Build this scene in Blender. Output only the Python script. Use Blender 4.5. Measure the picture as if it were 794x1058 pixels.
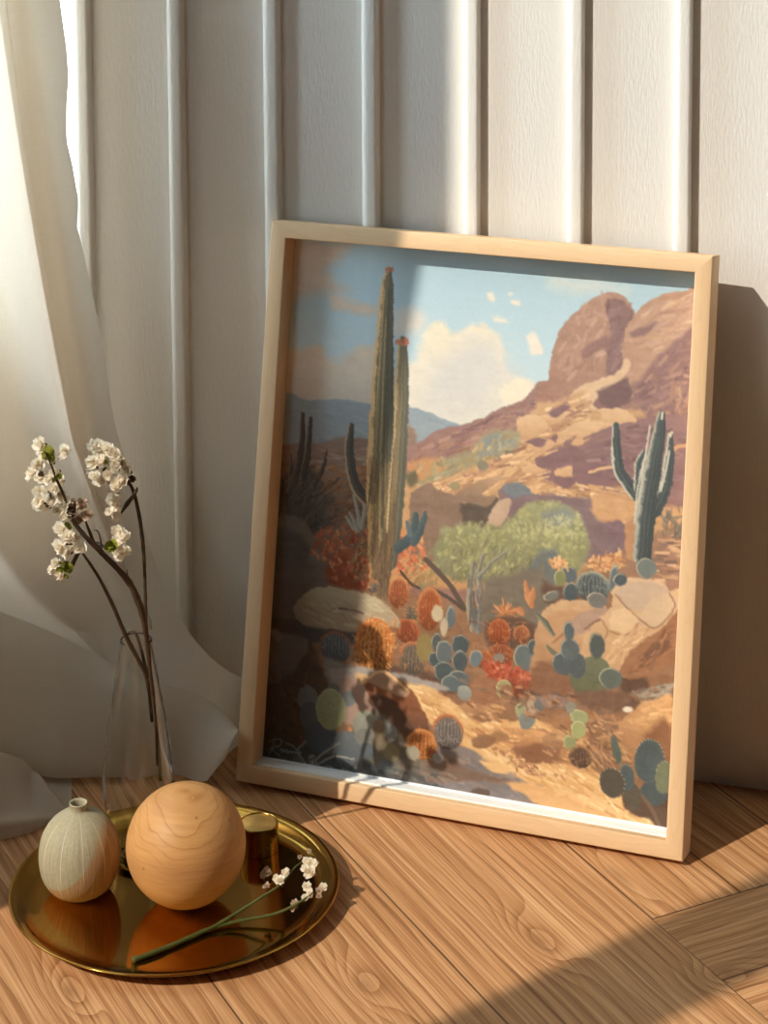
import bpy, bmesh, math, random
import numpy as np
from mathutils import Vector, Matrix

# ------------------------------------------------------------------ camera, world, sun, exposure
scene = bpy.context.scene
for o in list(bpy.data.objects):
    bpy.data.objects.remove(o)
PW, PH = 794, 1058
FPX, CX, CY = 2203.15, 426.66, -35.95
PSI, PIT, ROL = -0.2924, 0.1034, -0.0035
CAM = np.array([0.0, -2.0638, 1.0487])
_f = np.array([math.sin(PSI)*math.cos(PIT), math.cos(PSI)*math.cos(PIT), -math.sin(PIT)])
_r = np.array([math.cos(PSI), -math.sin(PSI), 0.0]); _u = np.cross(_r, _f)
_r, _u = _r*math.cos(ROL)+_u*math.sin(ROL), np.cross(_r*math.cos(ROL)+_u*math.sin(ROL), _f)
cd = bpy.data.cameras.new('camera'); cam = bpy.data.objects.new('camera', cd)
scene.collection.objects.link(cam); scene.camera = cam
cd.sensor_fit = 'HORIZONTAL'; cd.sensor_width = 36.0; cd.lens = FPX/PW*36.0
cd.shift_x = (PW/2-CX)/PW; cd.shift_y = (CY-PH/2)/PW
cd.clip_start = 0.05; cd.clip_end = 60
cam.matrix_world = Matrix(((_r[0], _u[0], -_f[0], CAM[0]), (_r[1], _u[1], -_f[1], CAM[1]), (_r[2], _u[2], -_f[2], CAM[2]), (0, 0, 0, 1)))

def ray(x, y):
    return _f + _r*(x-CX)/FPX - _u*(y-CY)/FPX
def at(x, y, Y):                       # point on the vertical plane at distance Y from the wall
    d = ray(x, y); return CAM + d*((Y-CAM[1])/d[1])
def on(x, y, z=0.0):                   # point on the horizontal plane at height z
    d = ray(x, y); return CAM + d*((z-CAM[2])/d[2])
def px(P):
    d = np.asarray(P, float)-CAM; w = d @ _f
    return np.stack([CX+FPX*(d @ _r)/w, CY-FPX*(d @ _u)/w], -1)
def z_at(X, Y, y):                     # height above (X, Y) that reaches image row y
    zz = np.linspace(0, 1.5, 3001); p = px(np.stack([0*zz+X, 0*zz+Y, zz], -1))
    return float(zz[np.argmin(abs(p[:, 1]-y))])

AZ, EL = math.radians(53.5), math.radians(40.5)
sun_dir = Vector((math.cos(AZ)*math.cos(EL), math.sin(AZ)*math.cos(EL), -math.sin(EL)))
sd = bpy.data.lights.new('sun', 'SUN'); sd.energy = 4.15; sd.angle = math.radians(0.55); sd.color = (1.0, 0.89, 0.77)
sun = bpy.data.objects.new('sun', sd); scene.collection.objects.link(sun)
sun.rotation_euler = sun_dir.to_track_quat('-Z', 'Y').to_euler(); sun.location = (-4, -5, 5)

world = bpy.data.worlds.new('world'); scene.world = world; world.use_nodes = True
wn, wl = world.node_tree.nodes, world.node_tree.links
wn.clear()
wo = wn.new('ShaderNodeOutputWorld'); bg = wn.new('ShaderNodeBackground'); wl.new(bg.outputs[0], wo.inputs[0])
tc = wn.new('ShaderNodeTexCoord')
def wdot(v):
    n = wn.new('ShaderNodeVectorMath'); n.operation = 'DOT_PRODUCT'; n.inputs[1].default_value = v
    wl.new(tc.outputs['Generated'], n.inputs[0]); return n.outputs['Value']
def wramp(val, a, b, c, d):
    n = wn.new('ShaderNodeMapRange'); n.interpolation_type = 'SMOOTHSTEP'
    for i, q in enumerate((a, b, c, d)): n.inputs[i+1].default_value = q
    wl.new(val, n.inputs[0]); return n.outputs[0]
side = wramp(wdot((-0.985, -0.05, 0.15)), 0.60, 0.97, 1.35, 11.8)       # daylight is strongest on the window side
back = wramp(wdot((-0.25, 0.97, 0.0)), 0.55, 0.9, 0.0, 3.8)            # bright garden and sky beyond the far window
bg.inputs['Color'].default_value = (0.71, 0.88, 1.0, 1); wl.new(side, bg.inputs['Strength'])
bg2 = wn.new('ShaderNodeBackground'); bg2.inputs['Color'].default_value = (1.0, 0.97, 0.94, 1); wl.new(back, bg2.inputs['Strength'])
ad = wn.new('ShaderNodeAddShader'); wl.new(bg.outputs[0], ad.inputs[0]); wl.new(bg2.outputs[0], ad.inputs[1]); wl.new(ad.outputs[0], wo.inputs[0])

vs = scene.view_settings
vs.view_transform = 'Standard'; vs.look = 'None'; vs.exposure = 0.0; vs.gamma = 1.0; vs.use_curve_mapping = False
scene.cycles.use_denoising = True
scene.cycles.max_bounces = 12; scene.cycles.transmission_bounces = 10; scene.cycles.transparent_max_bounces = 12
scene.cycles.diffuse_bounces = 5; scene.cycles.caustics_reflective = True; scene.cycles.caustics_refractive = False

# ------------------------------------------------------------------ helpers
def srgb(r, g, b):
    def c(v):
        v /= 255.0
        return v/12.92 if v <= 0.04045 else ((v+0.055)/1.055)**2.4
    return (c(r), c(g), c(b), 1.0)

def link(o, parent=None):
    scene.collection.objects.link(o)
    if parent is not None: o.parent = parent
    return o

def smooth(me, ang=40):
    for p in me.polygons: p.use_smooth = True
    try: me.set_sharp_from_angle(angle=math.radians(ang))
    except Exception: pass

def obj(name, geo, mat, parent=None, sm=True, ang=40):
    if isinstance(geo, bmesh.types.BMesh):
        me = bpy.data.meshes.new(name); geo.to_mesh(me); geo.free()
    else: me = geo
    if sm: smooth(me, ang)
    if mat is not None: me.materials.append(mat)
    return link(bpy.data.objects.new(name, me), parent)

def tag(o, label=None, cat=None, group=None, kind=None):
    if label: o['label'] = label
    if cat: o['category'] = cat
    if group: o['group'] = group
    if kind: o['kind'] = kind
    return o

def empty(name, loc, label, cat, group=None):
    o = bpy.data.objects.new(name, None); o.empty_display_size = 0.02; o.location = loc
    link(o); return tag(o, label, cat, group)

def mesh(verts, faces):
    me = bpy.data.meshes.new('m'); me.from_pydata([tuple(map(float, v)) for v in verts], [], faces); me.update(); return me

def add_box(bm, x0, x1, y0, y1, z0, z1, bev=0.0):
    vs_ = [bm.verts.new(p) for p in ((x0,y0,z0),(x1,y0,z0),(x1,y1,z0),(x0,y1,z0),(x0,y0,z1),(x1,y0,z1),(x1,y1,z1),(x0,y1,z1))]
    fs = [bm.faces.new([vs_[i] for i in f]) for f in ((0,3,2,1),(4,5,6,7),(0,1,5,4),(1,2,6,5),(2,3,7,6),(3,0,4,7))]
    if bev:
        es = {e for f in fs for e in f.edges}
        bmesh.ops.bevel(bm, geom=list(es), offset=bev, segments=2, affect='EDGES', profile=0.6)

def box(name, mat, parent, *a, bev=0.0):
    bm = bmesh.new(); add_box(bm, *a, bev=bev); return obj(name, bm, mat, parent, sm=bool(bev))

def spline(pts, n):                    # Catmull-Rom through the points
    P = np.asarray(pts, float); P = np.vstack([2*P[0]-P[1], P, 2*P[-1]-P[-2]])
    out = []; m = len(P)-3
    for t in np.linspace(0, m-1e-9, n):
        i = int(t); s = t-i; a, b, c, d = P[i:i+4]
        out.append(0.5*(2*b+(c-a)*s+(2*a-5*b+4*c-d)*s*s+(3*b-a-3*c+d)*s**3))
    return np.array(out)

def lathe(prof, seg=96, close=False):
    bm = bmesh.new(); rings = []
    for r, z in prof:
        if r < 1e-6: rings.append([bm.verts.new((0, 0, z))])
        else: rings.append([bm.verts.new((r*math.cos(2*math.pi*k/seg), r*math.sin(2*math.pi*k/seg), z)) for k in range(seg)])
    pairs = list(zip(rings, rings[1:])) + ([(rings[-1], rings[0])] if close else [])
    for A, B in pairs:
        for k in range(seg):
            j = (k+1) % seg
            if len(A) == 1 and len(B) == 1: continue
            if len(A) == 1: bm.faces.new((A[0], B[j], B[k]))
            elif len(B) == 1: bm.faces.new((A[k], A[j], B[0]))
            else: bm.faces.new((A[k], A[j], B[j], B[k]))
    bmesh.ops.recalc_face_normals(bm, faces=bm.faces[:]); return bm

def add_tube(bm, pts, rad, seg=10, n=None, rough=0.0, seed=0):
    rnd = random.Random(seed)
    P = spline(pts, n or max(8, 6*len(pts))) if len(pts) > 1 else np.array(pts)
    R = np.interp(np.linspace(0, 1, len(P)), np.linspace(0, 1, len(rad)), rad)
    rings = []; prev = np.array([1.0, 0.13, 0.2])
    for i, p in enumerate(P):
        t = P[min(i+1, len(P)-1)]-P[max(i-1, 0)]; t = t/(np.linalg.norm(t)+1e-12)
        a = prev-t*(prev @ t); a /= np.linalg.norm(a)+1e-12; prev = a; b = np.cross(t, a)
        rings.append([bm.verts.new(p+(a*math.cos(2*math.pi*k/seg)+b*math.sin(2*math.pi*k/seg))*R[i]*(1+rough*rnd.uniform(-1, 1))) for k in range(seg)])
    for A, B in zip(rings, rings[1:]):
        for k in range(seg): bm.faces.new((A[k], A[(k+1) % seg], B[(k+1) % seg], B[k]))
    bm.faces.new(rings[0][::-1]); bm.faces.new(rings[-1])

def grid(P):                           # P: rows x cols x 3
    P = np.asarray(P); r, c = P.shape[:2]
    return mesh(P.reshape(-1, 3), [(i*c+j, i*c+j+1, (i+1)*c+j+1, (i+1)*c+j) for i in range(r-1) for j in range(c-1)])

class N:                               # a small node builder
    def __init__(s, name):
        s.m = bpy.data.materials.new(name); s.m.use_nodes = True
        s.t = s.m.node_tree; s.t.nodes.clear()
        s.out = s.t.nodes.new('ShaderNodeOutputMaterial')
    def n(s, kind, **kw):
        n = s.t.nodes.new(kind)
        for k, v in kw.items(): setattr(n, k, v)
        return n
    def put(s, sock, v):
        if isinstance(v, bpy.types.NodeSocket): s.t.links.new(v, sock)
        elif v is not None: sock.default_value = v
    def math(s, op, a, b=None, c=None, clamp=False):
        n = s.n('ShaderNodeMath', operation=op, use_clamp=clamp)
        for i, v in enumerate((a, b, c)): s.put(n.inputs[i], v)
        return n.outputs[0]
    def coord(s, k='Object'): return s.n('ShaderNodeTexCoord').outputs[k]
    def sep(s, v):
        n = s.n('ShaderNodeSeparateXYZ'); s.put(n.inputs[0], v); return n.outputs
    def comb(s, x=0.0, y=0.0, z=0.0):
        n = s.n('ShaderNodeCombineXYZ')
        for i, v in enumerate((x, y, z)): s.put(n.inputs[i], v)
        return n.outputs[0]
    def noise(s, vec, scale=5.0, detail=3.0, rough=0.5, dist=0.0, col=False):
        n = s.n('ShaderNodeTexNoise'); s.put(n.inputs['Vector'], vec)
        n.inputs['Scale'].default_value = scale; n.inputs['Detail'].default_value = detail
        n.inputs['Roughness'].default_value = rough; n.inputs['Distortion'].default_value = dist
        return n.outputs['Color' if col else 'Fac']
    def mapr(s, v, a, b, c=0.0, d=1.0, smooth=False):
        n = s.n('ShaderNodeMapRange', interpolation_type='SMOOTHSTEP' if smooth else 'LINEAR')
        for i, q in enumerate((v, a, b, c, d)): s.put(n.inputs[i], q)
        return n.outputs[0]
    def ramp(s, v, stops):
        n = s.n('ShaderNodeValToRGB'); e = n.color_ramp.elements
        while len(e) < len(stops): e.new(0.5)
        for el, (p, c) in zip(e, stops): el.position = p; el.color = c
        s.put(n.inputs[0], v); return n.outputs[0]
    def mix(s, f, a, b, blend='MIX'):
        n = s.n('ShaderNodeMix', data_type='RGBA', blend_type=blend)
        s.put(n.inputs[0], f); s.put(n.inputs[6], a); s.put(n.inputs[7], b); return n.outputs[2]
    def bump(s, h, strength=0.2, dist=0.001):
        n = s.n('ShaderNodeBump'); n.inputs['Strength'].default_value = strength; n.inputs['Distance'].default_value = dist
        s.put(n.inputs['Height'], h); return n.outputs[0]
    def pbr(s, color, rough=0.5, metal=0.0, normal=None, spec=0.5, **kw):
        n = s.n('ShaderNodeBsdfPrincipled')
        s.put(n.inputs['Base Color'], color); s.put(n.inputs['Roughness'], rough); s.put(n.inputs['Metallic'], metal)
        s.put(n.inputs['Specular IOR Level'], spec); s.put(n.inputs['Normal'], normal)
        for k, v in kw.items(): s.put(n.inputs[k.replace('_', ' ')], v)
        return n.outputs[0]
    def done(s, sh): s.put(s.out.inputs[0], sh); return s.m

# ------------------------------------------------------------------ materials
def m_paint():
    k = N('white_wall_paint'); x, y, z = k.sep(k.coord())
    h = k.noise(k.comb(k.math('MULTIPLY', x, 420), k.math('MULTIPLY', y, 420), k.math('MULTIPLY', z, 90)), 1.0, 3, 0.6)
    c = k.mix(k.noise(k.coord(), 3.0, 2), srgb(226, 222, 215), srgb(234, 230, 224))
    return k.done(k.pbr(c, 0.55, normal=k.bump(h, 0.7, 0.0009), spec=0.3))

def m_floor():
    k = N('oak_plank_floor'); x, y, z = k.sep(k.coord())
    ca, sa = math.cos(math.radians(-46)), math.sin(math.radians(-46))
    a = k.math('ADD', k.math('MULTIPLY', x, ca), k.math('MULTIPLY', y, sa))
    n = k.math('ADD', k.math('MULTIPLY', x, -sa), k.math('MULTIPLY', y, ca))
    mB = k.math('MULTIPLY', k.math('GREATER_THAN', n, NB), k.math('GREATER_THAN', a, AB))
    mC = k.math('GREATER_THAN', n, NB)
    def sel(m, p, q):                  # m ? q : p
        return k.math('ADD', p, k.math('MULTIPLY', m, k.math('SUBTRACT', q, p)))
    A, Q = sel(mB, a, n), sel(mB, n, a)
    width = sel(mB, sel(mC, 0.1935, 0.09675), 0.107)
    base = sel(mB, NB, AB)
    cell = k.math('DIVIDE', k.math('SUBTRACT', Q, base), width)
    idx = k.math('ADD', k.math('FLOOR', cell), k.math('MULTIPLY', mB, 37.0))
    fr = k.math('FRACT', cell)
    edge = k.math('MULTIPLY', k.math('MINIMUM', fr, k.math('SUBTRACT', 1.0, fr)), width)
    dab = k.math('ADD', k.math('MULTIPLY', k.math('ABSOLUTE', k.math('SUBTRACT', a, AB)), 1.0), k.math('MULTIPLY', k.math('SUBTRACT', 1.0, mC), 9.0))
    edge = k.math('MINIMUM', edge, dab)
    seam = k.mapr(edge, 0.0004, 0.0013, 1.0, 0.0)
    off = k.math('MULTIPLY', idx, 3.37)
    A2 = k.math('ADD', A, off)
    low = k.noise(k.comb(k.math('MULTIPLY', A2, 2.0), k.math('MULTIPLY', Q, 11.0), off), 1.0, 3, 0.55)
    fine = k.noise(k.comb(k.math('MULTIPLY', A2, 5.0), k.math('MULTIPLY', Q, 460.0), off), 1.0, 4, 0.65)
    mid = k.noise(k.comb(k.math('MULTIPLY', A2, 2.6), k.math('MULTIPLY', Q, 190.0), off), 1.0, 3, 0.6)
    kn = 0.0; core = 0.0
    for (kx, ky, ra, rn, s) in KNOTS:
        ka, kq = kx*ca+ky*sa, -kx*sa+ky*ca
        dd = k.math('ADD', k.math('POWER', k.math('DIVIDE', k.math('SUBTRACT', a, ka), ra), 2.0), k.math('POWER', k.math('DIVIDE', k.math('SUBTRACT', n, kq), rn), 2.0))
        kn = k.math('ADD', kn, k.math('MULTIPLY', k.math('EXPONENT', k.math('MULTIPLY', dd, -0.5)), s))
        core = k.math('ADD', core, k.math('EXPONENT', k.math('MULTIPLY', dd, -4.0)))
    ph = k.math('ADD', k.math('ADD', k.math('MULTIPLY', Q, 70.0), k.math('MULTIPLY', low, 4.0)), kn)
    ring = k.math('FRACT', ph)
    line = k.math('POWER', ring, 2.2)
    v = k.math('ADD', k.math('MULTIPLY', line, 0.17), k.math('ADD', k.math('MULTIPLY', fine, 0.62), k.math('MULTIPLY', mid, 0.46)))
    crack = k.mapr(k.noise(k.comb(k.math('MULTIPLY', A2, 8.0), k.math('MULTIPLY', Q, 520.0), 4.0), 1.0, 2), 0.58, 0.70, 0.0, 0.55)
    c = k.ramp(v, [(0.36, srgb(226, 181, 136)), (0.52, srgb(206, 155, 108)), (0.66, srgb(174, 122, 78)), (0.84, srgb(118, 76, 46))])
    c = k.mix(crack, c, srgb(104, 64, 38))
    tone = k.noise(k.comb(off, 0.3, 0.7), 1.7, 0)
    c = k.mix(k.mapr(tone, 0.3, 0.7, 0.0, 0.22), c, srgb(182, 128, 82))
    blot = k.noise(k.comb(k.math('MULTIPLY', A2, 3.0), k.math('MULTIPLY', Q, 26.0), 2.0), 1.0, 3)
    c = k.mix(k.mapr(blot, 0.45, 0.75, 0.0, 0.5), c, srgb(168, 116, 72))
    c = k.mix(k.math('MULTIPLY', core, 0.45, clamp=True), c, srgb(120, 78, 46))
    c = k.mix(k.math('MULTIPLY', seam, 0.85), c, srgb(62, 36, 20))
    hgt = k.math('SUBTRACT', k.math('MULTIPLY', k.math('SUBTRACT', 1.0, v), 0.5), k.math('MULTIPLY', seam, 1.2))
    return k.done(k.pbr(c, k.mapr(fine, 0.2, 0.8, 0.42, 0.58), normal=k.bump(hgt, 0.35, 0.0008), spec=0.35))

def m_frame():
    k = N('pale_maple_wood'); u, v, w = k.sep(k.coord('UV'))
    low = k.noise(k.comb(k.math('MULTIPLY', u, 7), k.math('MULTIPLY', v, 40), 0.0), 1.0, 3)
    ph = k.math('FRACT', k.math('ADD', k.math('MULTIPLY', v, 120), k.math('MULTIPLY', low, 7.0)))
    fine = k.noise(k.comb(k.math('MULTIPLY', u, 60), k.math('MULTIPLY', v, 1500), 0.0), 1.0, 3)
    t = k.math('ADD', k.math('MULTIPLY', k.math('POWER', ph, 3.0), 0.22), k.math('MULTIPLY', fine, 0.6))
    c = k.ramp(t, [(0.15, srgb(230, 194, 152)), (0.5, srgb(224, 186, 143)), (0.9, srgb(204, 162, 118))])
    return k.done(k.pbr(c, 0.5, normal=k.bump(t, 0.1, 0.0005), spec=0.3))

def m_plain(name, col, rough=0.6, spec=0.3, var=0.0, scale=40):
    k = N(name)
    c = k.mix(k.noise(k.coord(), scale, 3), tuple(max(0, q*(1-var)) for q in col[:3])+(1,), tuple(min(1, q*(1+var)) for q in col[:3])+(1,))
    return k.done(k.pbr(c, rough, spec=spec))

def m_curtain():
    k = N('sheer_linen'); x, y, z = k.sep(k.coord())
    wv = k.math('ADD', k.math('MULTIPLY', k.noise(k.comb(k.math('MULTIPLY', x, 900), k.math('MULTIPLY', y, 900), k.math('MULTIPLY', z, 60)), 1.0, 2), 0.5),
                k.math('MULTIPLY', k.noise(k.comb(k.math('MULTIPLY', x, 60), k.math('MULTIPLY', y, 60), k.math('MULTIPLY', z, 900)), 1.0, 2), 0.5))
    c = k.mix(wv, srgb(218, 205, 187), srgb(234, 223, 206))
    d = k.n('ShaderNodeBsdfDiffuse'); k.put(d.inputs[0], c)
    t = k.n('ShaderNodeBsdfTranslucent'); k.put(t.inputs[0], c)
    tr = k.n('ShaderNodeBsdfTransparent'); tr.inputs[0].default_value = (1, 1, 1, 1)
    m1 = k.n('ShaderNodeMixShader'); m1.inputs[0].default_value = 0.50; k.put(m1.inputs[1], d.outputs[0]); k.put(m1.inputs[2], t.outputs[0])
    m2 = k.n('ShaderNodeMixShader'); m2.inputs[0].default_value = 0.012; k.put(m2.inputs[1], m1.outputs[0]); k.put(m2.inputs[2], tr.outputs[0])
    return k.done(m2.outputs[0])

def m_brass(name, rough, col=(0.50, 0.275, 0.055, 1)):
    k = N(name)
    r = k.mapr(k.noise(k.coord(), 55, 4, 0.6), 0.3, 0.75, rough*0.75, rough*1.4)
    return k.done(k.pbr(col, r, 1.0))

def m_ball():
    k = N('turned_pine'); g = k.coord(); x, y, z = k.sep(g)
    ax = Vector((0.10, -0.30, 0.95)).normalized()
    h = k.math('ADD', k.math('ADD', k.math('MULTIPLY', x, ax.x), k.math('MULTIPLY', y, ax.y)), k.math('MULTIPLY', z, ax.z))
    low = k.noise(g, 17, 2, 0.5)
    ph = k.math('FRACT', k.math('ADD', k.math('MULTIPLY', h, 150), k.math('MULTIPLY', low, 4.0)))
    line = k.math('MULTIPLY', k.math('POWER', ph, 8.0), k.mapr(h, 0.0, 0.042, 0.12, 1.0))
    fine = k.noise(k.comb(k.math('MULTIPLY', x, 25), k.math('MULTIPLY', y, 25), k.math('MULTIPLY', z, 330)), 1.0, 4, 0.6)
    t = k.math('ADD', k.math('MULTIPLY', line, 0.34), k.math('MULTIPLY', fine, 0.55))
    c = k.ramp(t, [(0.18, srgb(206, 156, 100)), (0.42, srgb(192, 138, 82)), (0.80, srgb(146, 94, 50))])
    band = k.mapr(k.noise(k.comb(k.math('MULTIPLY', x, 9), k.math('MULTIPLY', y, 9), k.math('MULTIPLY', z, 42)), 1.0, 2), 0.45, 0.7, 0.0, 0.5)
    c = k.mix(band, c, srgb(166, 116, 76))
    vo = k.n('ShaderNodeTexVoronoi'); k.put(vo.inputs['Vector'], g); vo.inputs['Scale'].default_value = 48
    c = k.mix(k.mapr(vo.outputs['Distance'], 0.04, 0.09, 0.5, 0.0), c, srgb(110, 72, 40))
    return k.done(k.pbr(c, 0.5, normal=k.bump(fine, 0.08, 0.0005), spec=0.3))

def m_pot():
    k = N('half_glazed_stoneware'); g = k.coord(); x, y, z = k.sep(g)
    ang = k.math('ARCTAN2', y, x)
    ln = k.math('ABSOLUTE', k.math('SUBTRACT', k.math('FRACT', k.math('ADD', k.math('MULTIPLY', ang, 11/(2*math.pi)), 0.30)), 0.5))
    line = k.math('MULTIPLY', k.mapr(ln, 0.008, 0.026, 1.0, 0.0), k.mapr(z, 0.02, 0.03))
    br = k.noise(k.comb(k.math('MULTIPLY', ang, 34), 0.0, k.math('MULTIPLY', z, 28)), 1.0, 4, 0.6)
    spk = k.noise(g, 420, 2)
    # slanted, wavy glaze edge; its soft climb on the right paints in shade
    xr = k.math('ADD', k.math('MULTIPLY', x, 0.957), k.math('MULTIPLY', y, 0.288))
    wob = k.math('MULTIPLY', k.math('SUBTRACT', k.noise(g, 60, 2), 0.5), 0.004)
    dip = k.math('SUBTRACT', k.math('ADD', z, wob), k.math('ADD', 0.0105, k.math('MULTIPLY', k.math('EXPONENT', k.math('DIVIDE', xr, 0.019)), 0.0155)))
    sw = k.mapr(xr, 0.010, 0.028, 0.0005, 0.014, True)
    gl = k.mapr(dip, k.math('MULTIPLY', sw, -1.0), sw)
    cg = k.ramp(k.math('ADD', k.math('MULTIPLY', br, 0.7), k.math('MULTIPLY', spk, 0.3)), [(0.3, srgb(150, 142, 116)), (0.7, srgb(192, 182, 152))])
    cc = k.ramp(br, [(0.25, srgb(148, 114, 80)), (0.75, srgb(206, 170, 128))])
    c = k.mix(gl, cc, cg); c = k.mix(k.math('MULTIPLY', line, 0.6), c, srgb(226, 218, 200))
    return k.done(k.pbr(c, 0.6, normal=k.bump(br, 0.5, 0.0012), spec=0.3))

def m_glass():
    k = N('clear_glass'); return k.done(k.pbr((0.97, 0.985, 0.98, 1), 0.0, spec=0.5, Transmission_Weight=1.0, IOR=1.45))

def m_pane():
    k = N('window_glass'); tr = k.n('ShaderNodeBsdfTransparent'); tr.inputs[0].default_value = (0.97, 0.985, 0.98, 1)
    gl = k.n('ShaderNodeBsdfGlossy'); gl.inputs['Roughness'].default_value = 0.0
    m = k.n('ShaderNodeMixShader'); m.inputs[0].default_value = 0.03; k.put(m.inputs[1], tr.outputs[0]); k.put(m.inputs[2], gl.outputs[0])
    return k.done(m.outputs[0])

def m_petal(name, c1, c2):
    k = N(name); c = k.mix(k.noise(k.coord(), 260, 3), c1, c2)
    d = k.n('ShaderNodeBsdfDiffuse'); k.put(d.inputs[0], c)
    t = k.n('ShaderNodeBsdfTranslucent'); k.put(t.inputs[0], c)
    m = k.n('ShaderNodeMixShader'); m.inputs[0].default_value = 0.35; k.put(m.inputs[1], d.outputs[0]); k.put(m.inputs[2], t.outputs[0])
    return k.done(m.outputs[0])

AB, NB = -0.017, -0.402
_p = on(680, 948); _q = on(675, 950)
_ca, _sa = math.cos(math.radians(-46)), math.sin(math.radians(-46))
AB = float(_p[0]*_ca+_p[1]*_sa); NB = float(-_q[0]*_sa+_q[1]*_ca)
KNOTS = []
for (kx, ky, ra, rn, s) in ((375, 1018, .030, .013, 2.3), (72, 1024, .030, .011, 2.4), (556, 972, .034, .014, 3.0), (752, 1004, .014, .024, 2.2), (640, 905, .05, .010, 1.6)):
    w = on(kx, ky); KNOTS.append((float(w[0]), float(w[1]), ra, rn, s))

PAINT, FLOOR, MAPLE, LINEN = m_paint(), m_floor(), m_frame(), m_curtain()
BRASS, BRASS_D = m_brass('polished_brass', 0.10), m_brass('satin_brass', 0.22, (0.46, 0.27, 0.07, 1))
BRASS_M = m_brass('matte_brass', 0.6, (0.72, 0.48, 0.17, 1))
BALL, POT, GLASS, PANE = m_ball(), m_pot(), m_glass(), m_pane()
PETAL = m_petal('cream_petals', srgb(246, 236, 218), srgb(255, 250, 238))
DRY = m_petal('dry_petals', srgb(196, 170, 146), srgb(222, 200, 178))
CALYX = m_plain('green_calyx', srgb(138, 140, 48), 0.6, var=0.3, scale=300)
BROWN_CALYX = m_plain('brown_calyx', srgb(92, 70, 48), 0.7, var=0.3, scale=300)
STEM = m_plain('dark_dry_stem', srgb(78, 60, 44), 0.7, var=0.35, scale=160)
GREEN_STEM = m_plain('olive_green_stem', srgb(80, 82, 36), 0.55, var=0.5, scale=120)
WHITE_CARD = m_plain('white_card', srgb(250, 248, 244), 0.8, var=0.02)
BOARD = m_plain('brown_backing_board', srgb(120, 88, 60), 0.8, var=0.15)
TAUPE = m_plain('dark_taupe_wall_paint', srgb(70, 62, 56), 0.7, var=0.03, scale=3)
WINDOW_WHITE = m_plain('white_window_paint', srgb(235, 233, 228), 0.45, var=0.02)

# ------------------------------------------------------------------ the room
XL = -1.30                                                 # inner face of the left wall
X1 = -0.9799; STEP = 0.1076; BW, BT = 0.0178, 0.0122       # right edge of the first batten, their spacing, width, thickness
XE = X1-BW                                                 # the panelled wall ends here, at the far window
box('floor', FLOOR, None, -1.6, 1.7, -3.4, 0.0, -0.05, 0.0)['kind'] = 'structure'
bm = bmesh.new(); add_box(bm, XE, 1.7, 0.0, 0.10, -0.05, 3.1); add_box(bm, -1.6, XE, 0.0, 0.10, 2.95, 3.1); add_box(bm, -1.6, XE, 0.0, 0.10, -0.05, 0.16)
obj('wall_back', bm, PAINT, None, sm=False)['kind'] = 'structure'
box('ceiling', TAUPE, None, -1.6, 1.7, -3.4, 0.10, 3.1, 3.2)['kind'] = 'structure'
box('wall_front', TAUPE, None, -1.6, 1.7, -3.5, -3.4, -0.05, 3.1)['kind'] = 'structure'
box('wall_right', TAUPE, None, 1.7, 1.8, -3.4, 0.10, -0.05, 3.1)['kind'] = 'structure'
def batten(name, xr):
    prof = []; r1, r2 = 0.0085, 0.0028
    for t in np.linspace(0, math.pi/2, 9): prof.append((xr-BW+r1-r1*math.cos(t), -BT+r1-r1*math.sin(t)))
    for t in np.linspace(0, math.pi/2, 6): prof.append((xr-r2+r2*math.sin(t), -BT+r2-r2*math.cos(t)))
    prof = [(xr-BW, 0.0)]+prof+[(xr, 0.0)]
    P = np.array([[(x, y, z) for x, y in prof] for z in (0.0, 3.1)])
    o = obj(name, grid(P), PAINT, None, ang=60); o['kind'] = 'structure'; return o
for i in range(24): batten('trim_%d' % (i+1), X1+i*STEP)

# left wall with two tall windows; the wall between them throws the dark band across the floor
YJ = -(-0.590-XL)*math.tan(AZ)                      # far jamb: its shadow meets the back wall 0.59 m left of the camera axis
YM0 = -(-0.108-XL+0.06)*math.tan(AZ); YM1 = -(0.018-XL)*math.tan(AZ)
bm = bmesh.new()
add_box(bm, XL-0.06, XL, YJ, -0.40, -0.05, 3.1); add_box(bm, XL-0.06, XL, 0.03, 0.10, -0.05, 3.1); add_box(bm, XL-0.06, XL, YM1, YM0, -0.05, 3.1); add_box(bm, XL-0.06, XL, -3.4, -2.25, -0.05, 3.1)
for a, b in ((YM0, YJ), (-2.25, YM1), (-0.40, 0.03)):
    add_box(bm, XL-0.06, XL, a, b, -0.05, 0.45); add_box(bm, XL-0.06, XL, a, b, 2.95, 3.1)
obj('wall_left', bm, PAINT, None, sm=False)['kind'] = 'structure'

def window(name, axis, a, b, z0, z1, c):
    w = 0.012
    e = bpy.data.objects.new(name, None); link(e); e['kind'] = 'structure'
    bm = bmesh.new()
    def bx(p, q, r, s):
        if axis == 'Y': add_box(bm, c-0.03, c+0.03, p, q, r, s)
        else: add_box(bm, p, q, c-0.03, c+0.03, r, s)
    bx(a, a+w, z0, z1); bx(b-w, b, z0, z1); bx(a+w, b-w, z0, z0+0.04); bx(a+w, b-w, z1-0.04, z1)
    obj('window_frame', bm, WINDOW_WHITE, e, sm=False)
    if axis == 'Y': box('pane', PANE, e, c-0.002, c+0.002, a+w, b-w, z0+0.04, z1-0.04)
    else: box('pane', PANE, e, a+w, b-w, c-0.002, c+0.002, z0+0.04, z1-0.04)
window('window_1', 'Y', YM0, YJ, 0.45, 2.95, XL-0.03)
window('window_2', 'Y', -2.25, YM1, 0.45, 2.95, XL-0.03)
window('window_4', 'Y', -0.40, 0.03, 0.45, 2.95, XL-0.03)
window('window_3', 'X', XL, XE, 0.16, 2.95, 0.065)
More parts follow.
